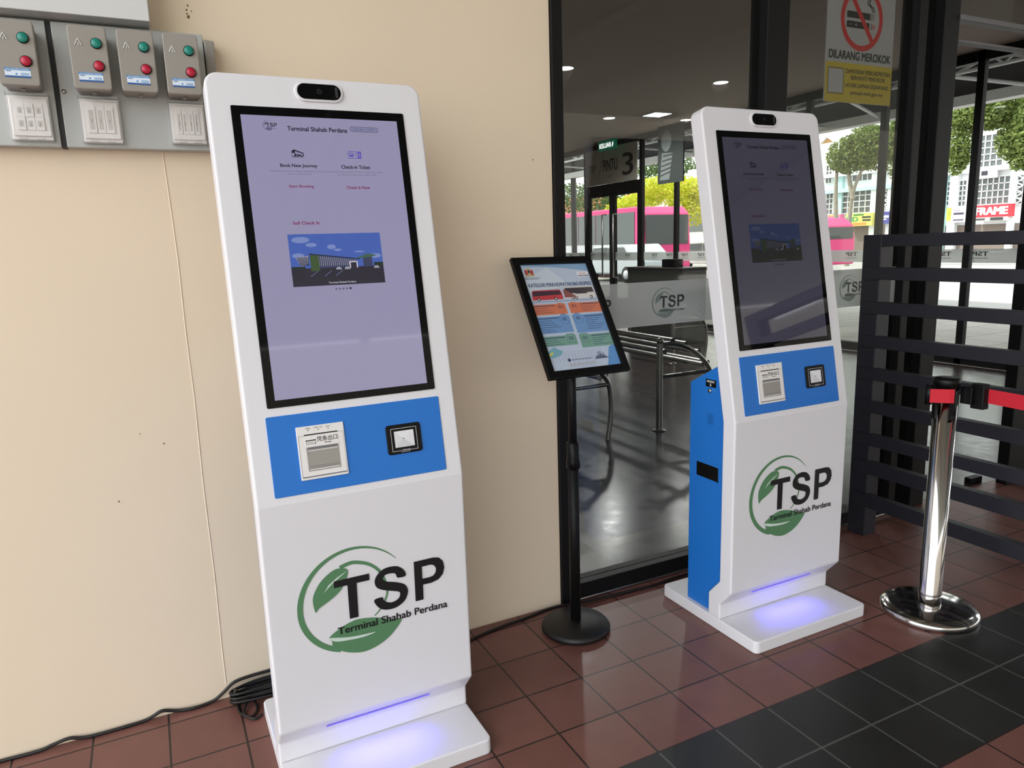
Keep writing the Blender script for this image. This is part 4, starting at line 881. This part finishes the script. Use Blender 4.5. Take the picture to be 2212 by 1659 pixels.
for yy in (368, 404): r = RB_(1780, yy + 8, 1960, yy); bbox(mb, r, XB - .5, XB, wt if yy == 404 else wb)
r = RB_(2040, 372, 2200, 362); bbox(mb, r, XB - .5, XB, wb); mb.build('ledge', sh)
for (x0, y0, x1, y1, nx, nz, kind) in ((1821, 410, 1884, 460, 5, 4, 0), (1786, 418, 1801, 463, 2, 4, 0), (1833, 348, 1888, 391, 5, 3, 0), (1786, 357, 1799, 396, 2, 3, 0), (1906, 406, 1922, 449, 1, 1, 1), (1931, 403, 1950, 449, 1, 1, 1),
        (2073, 390, 2089, 445, 2, 5, 0), (2047, 392, 2056, 444, 1, 5, 0), (2111, 382, 2183, 441, 6, 4, 0), (2082, 306, 2093, 363, 1, 4, 0), (2100, 303, 2112, 360, 2, 4, 0), (2116, 290, 2170, 360, 4, 5, 0), (2197, 377, 2228, 440, 2, 5, 1), (2186, 290, 2226, 355, 3, 5, 0)):
    r = RB_(x0, y0, x1, y1); mb = MB(); bbox(mb, r, XB - .06, XB + .02, WG); lo, hi = min(r[0], r[1]), max(r[0], r[1])
    th = .06
    for i in range(nx + 1): q = lo + (hi - lo) * i / nx; bbox(mb, (q - th / 2, q + th / 2, r[2], r[3]), XB - .12, XB, WF)
    for j in range(nz + 1): q = r[2] + (r[3] - r[2]) * j / nz; bbox(mb, (lo, hi, q - th / 2, q + th / 2), XB - .12, XB, WF)
    if kind:
        for j in range(4):
            za, zb = r[2] + (r[3] - r[2]) * j / 4, r[2] + (r[3] - r[2]) * (j + 1) / 4
            for a, b in ((lo, hi), (hi, lo)): mb.tube([LB((XB - .14, a, za)), LB((XB - .14, b, zb))], .05, WF, 4)
    mb.build('window', sh)
mb = MB()
r = RB_(1780, 484, 1990, 545); bbox(mb, (r[0], r[1], 0, r[3]), XB - .02, XB + .1, SHD); r = RB_(2040, 484, 2240, 545); bbox(mb, (r[0], r[1], 0, r[3]), XB - .02, XB + .1, SHD)
mb.build('shop_front', sh)
TS = Matrix(((0, 1, 0, 0), (-1, 0, 0, 0), (0, 0, 1, 0), (0, 0, 0, 1)))
def shopsign(x0, y0, x1, y1, col, texts, lab=None):
    r = RB_(x0, y0, x1, y1, XB - .7); lo, hi = min(r[0], r[1]), max(r[0], r[1]); mb = MB(); bbox(mb, r, XB - .7, XB - .3, mat('shop sign %d %d %d' % col, rgb(*col), .5))
    w, h = hi - lo, r[3] - r[2]
    T = Matrix(((0, 1, 0, XB - .72 - oB[0]), (-1, 0, 0, hi - oB[1]), (0, 0, 1, r[2] - oB[2]), (0, 0, 0, 1)))
    m2 = MB(T)
    for tx, a, b, c, d, tc, bo in texts:
        m = mat('shop print %d %d %d' % tc, rgb(*tc), .5)
        if tx is None: m2.rect(a * w, b * w, c * h, d * h, 0, m)
        elif tx == 'o': m2.disc((a + b) / 2 * w, (c + d) / 2 * h, (b - a) / 2 * w, -.004, m, 18, (d - c) / 2 * h)
        else: m2.text(tx, a * w, b * w, c * h, d * h, -.01, m, bo)
    n0 = len(mb.v); mb.v += m2.v; mb.f += [tuple(n0 + i for i in f) for f in m2.f]; mb.m += [mb.mi(m2.mats[i]) for i in m2.m]; mb.sm += m2.sm
    o = mb.build('shop_sign', sh, fix=False)
    if lab: o['label'] = lab
shopsign(1827, 461, 1884, 488, (232, 222, 108), [('ND', .02, .48, .36, .74, (40, 150, 96), .03), (None, .3, .68, .82, .96, (60, 130, 60), .01), (None, .62, .95, .6, .76, (60, 70, 50), .01), (None, .64, .95, .36, .52, (60, 70, 50), .01), (None, .2, .8, .06, .26, (214, 140, 70), .0)], 'yellow shop sign')
shopsign(1788, 464, 1815, 480, (240, 110, 176), [(None, .05, .9, .8, .95, (240, 200, 60), 0)], 'pink shop sign')
shopsign(1901, 457, 1922, 483, (72, 72, 150), [(None, .02, .92, .48, .68, (220, 224, 240), .03), (None, .3, .7, .3, .42, (200, 204, 230), 0)], 'violet blue shop sign')
shopsign(1923.5, 456, 1942, 481, (60, 66, 140), [('o', .3, .7, .4, .75, (190, 200, 225), 0), (None, .2, .8, .2, .3, (190, 200, 225), 0)], 'navy shop sign')
shopsign(1943, 454, 1964, 482, (246, 206, 66), [('o', .38, .62, .66, .86, (196, 60, 40), 0), (None, .3, .7, .2, .55, (196, 60, 40), 0), (None, .12, .88, .5, .6, (196, 60, 40), 0)], 'yellow shop sign with a red figure')
shopsign(2044.6, 449, 2055, 477, (214, 220, 70), [(None, .3, .7, .4, .7, (150, 160, 60), 0)], 'lime shop sign')
shopsign(2055, 446, 2087, 480, (226, 218, 232), [(None, .15, .85, .48, .62, (70, 62, 84), .03), (None, .15, .85, .1, .2, (90, 84, 100), .0), (None, .15, .6, .74, .77, (90, 84, 100), 0)], 'white shop sign')
shopsign(2103, 442, 2184, 469, (214, 44, 58), [('FRAME', .05, .93, .2, .82, (250, 248, 246), .06)], 'red shop sign reading FRAME')
shopsign(2103, 469, 2176, 477, (226, 226, 220), [(None, .05, .35, .2, .8, (70, 70, 70), .02), (None, .5, .88, .1, .9, (50, 50, 50), .03)], 'white strip sign under the red sign')
shopsign(2111, 364, 2148, 385, (232, 230, 236), [(None, .25, .62, .3, .75, (40, 40, 50), .04)], 'white plaque')
# brown gabled house and long back wall further off
hs = thing('gabled_house', 'brown gabled house top beside the right kiosk', 'building', (XB + 12, onX(1788, 350, XB + 12).y, -.14))
c = onX(1786, 330, XB + 12); hy = 0
mb = MB(); mb.prism([(-3, 0), (3, 0), (3, c.z - .5), (0, c.z + 1.6), (-3, c.z - .5)], 0, 4, mat('ochre wall', rgb(196, 152, 96), .8), 'x'); mb.build('gable_wall', hs)
mb = MB(); mb.prism([(-3.4, c.z - .8), (0, c.z + 1.6), (3.4, c.z - .8), (3.4, c.z - .4), (0, c.z + 2.1), (-3.4, c.z - .4)], -.3, 4.2, mat('pale roof edge', rgb(222, 222, 220), .7), 'x'); mb.build('roof', hs)
for nm, lb, x0, x1, yt, colw, XH in (('low_house', 'low orange roofed house seen through the glass beside the black window jamb', 1180, 1262, 470, (206, 150, 110), 36), ('terrace_block', 'pale block with a pink red roof behind the yellow tree', 1340, 1530, 425, (222, 214, 206), 60)):
    a, b = onX(x0, 500, XH).y, onX(x1, 500, XH).y; zt = onX((x0 + x1) / 2, yt, XH).z; m0 = (a + b) / 2; w = abs(a - b) / 2
    t = thing(nm, lb, 'building', (XH, m0, -.14))
    mb = MB(); mb.box(0, 6, -w, w, 0, zt, mat(nm + ' wall', rgb(*colw), .8)); mb.build('wall', t)
    mb = MB(); mb.prism([(-.5, zt), (6.5, zt), (3, zt + 2.2)], -w - .4, w + .4, mat(nm + ' roof', rgb(196, 104, 78), .8), 'y'); mb.build('roof', t)
    for i in range(4):
        yy = -w + w * 2 * (i + .5) / 4; mb = MB(); mb.box(-.05, .05, yy - w * .15, yy + w * .15, zt * .35, zt * .75, WG); mb.build('window', t)
# unseen blocks added behind the camera, cutting sky glare from screens and glass
FB = mat('sky blocker render', rgb(128, 122, 112), .9)
mb = MB(); mb.box(-9, 24.2, -26, -22, -.1, 6.6, FB); struct(mb.build('sky_blocker'))
mb = MB(); mb.box(27.2, 80, -26, -22, -.1, 6.6, FB); struct(mb.build('sky_blocker_right'))
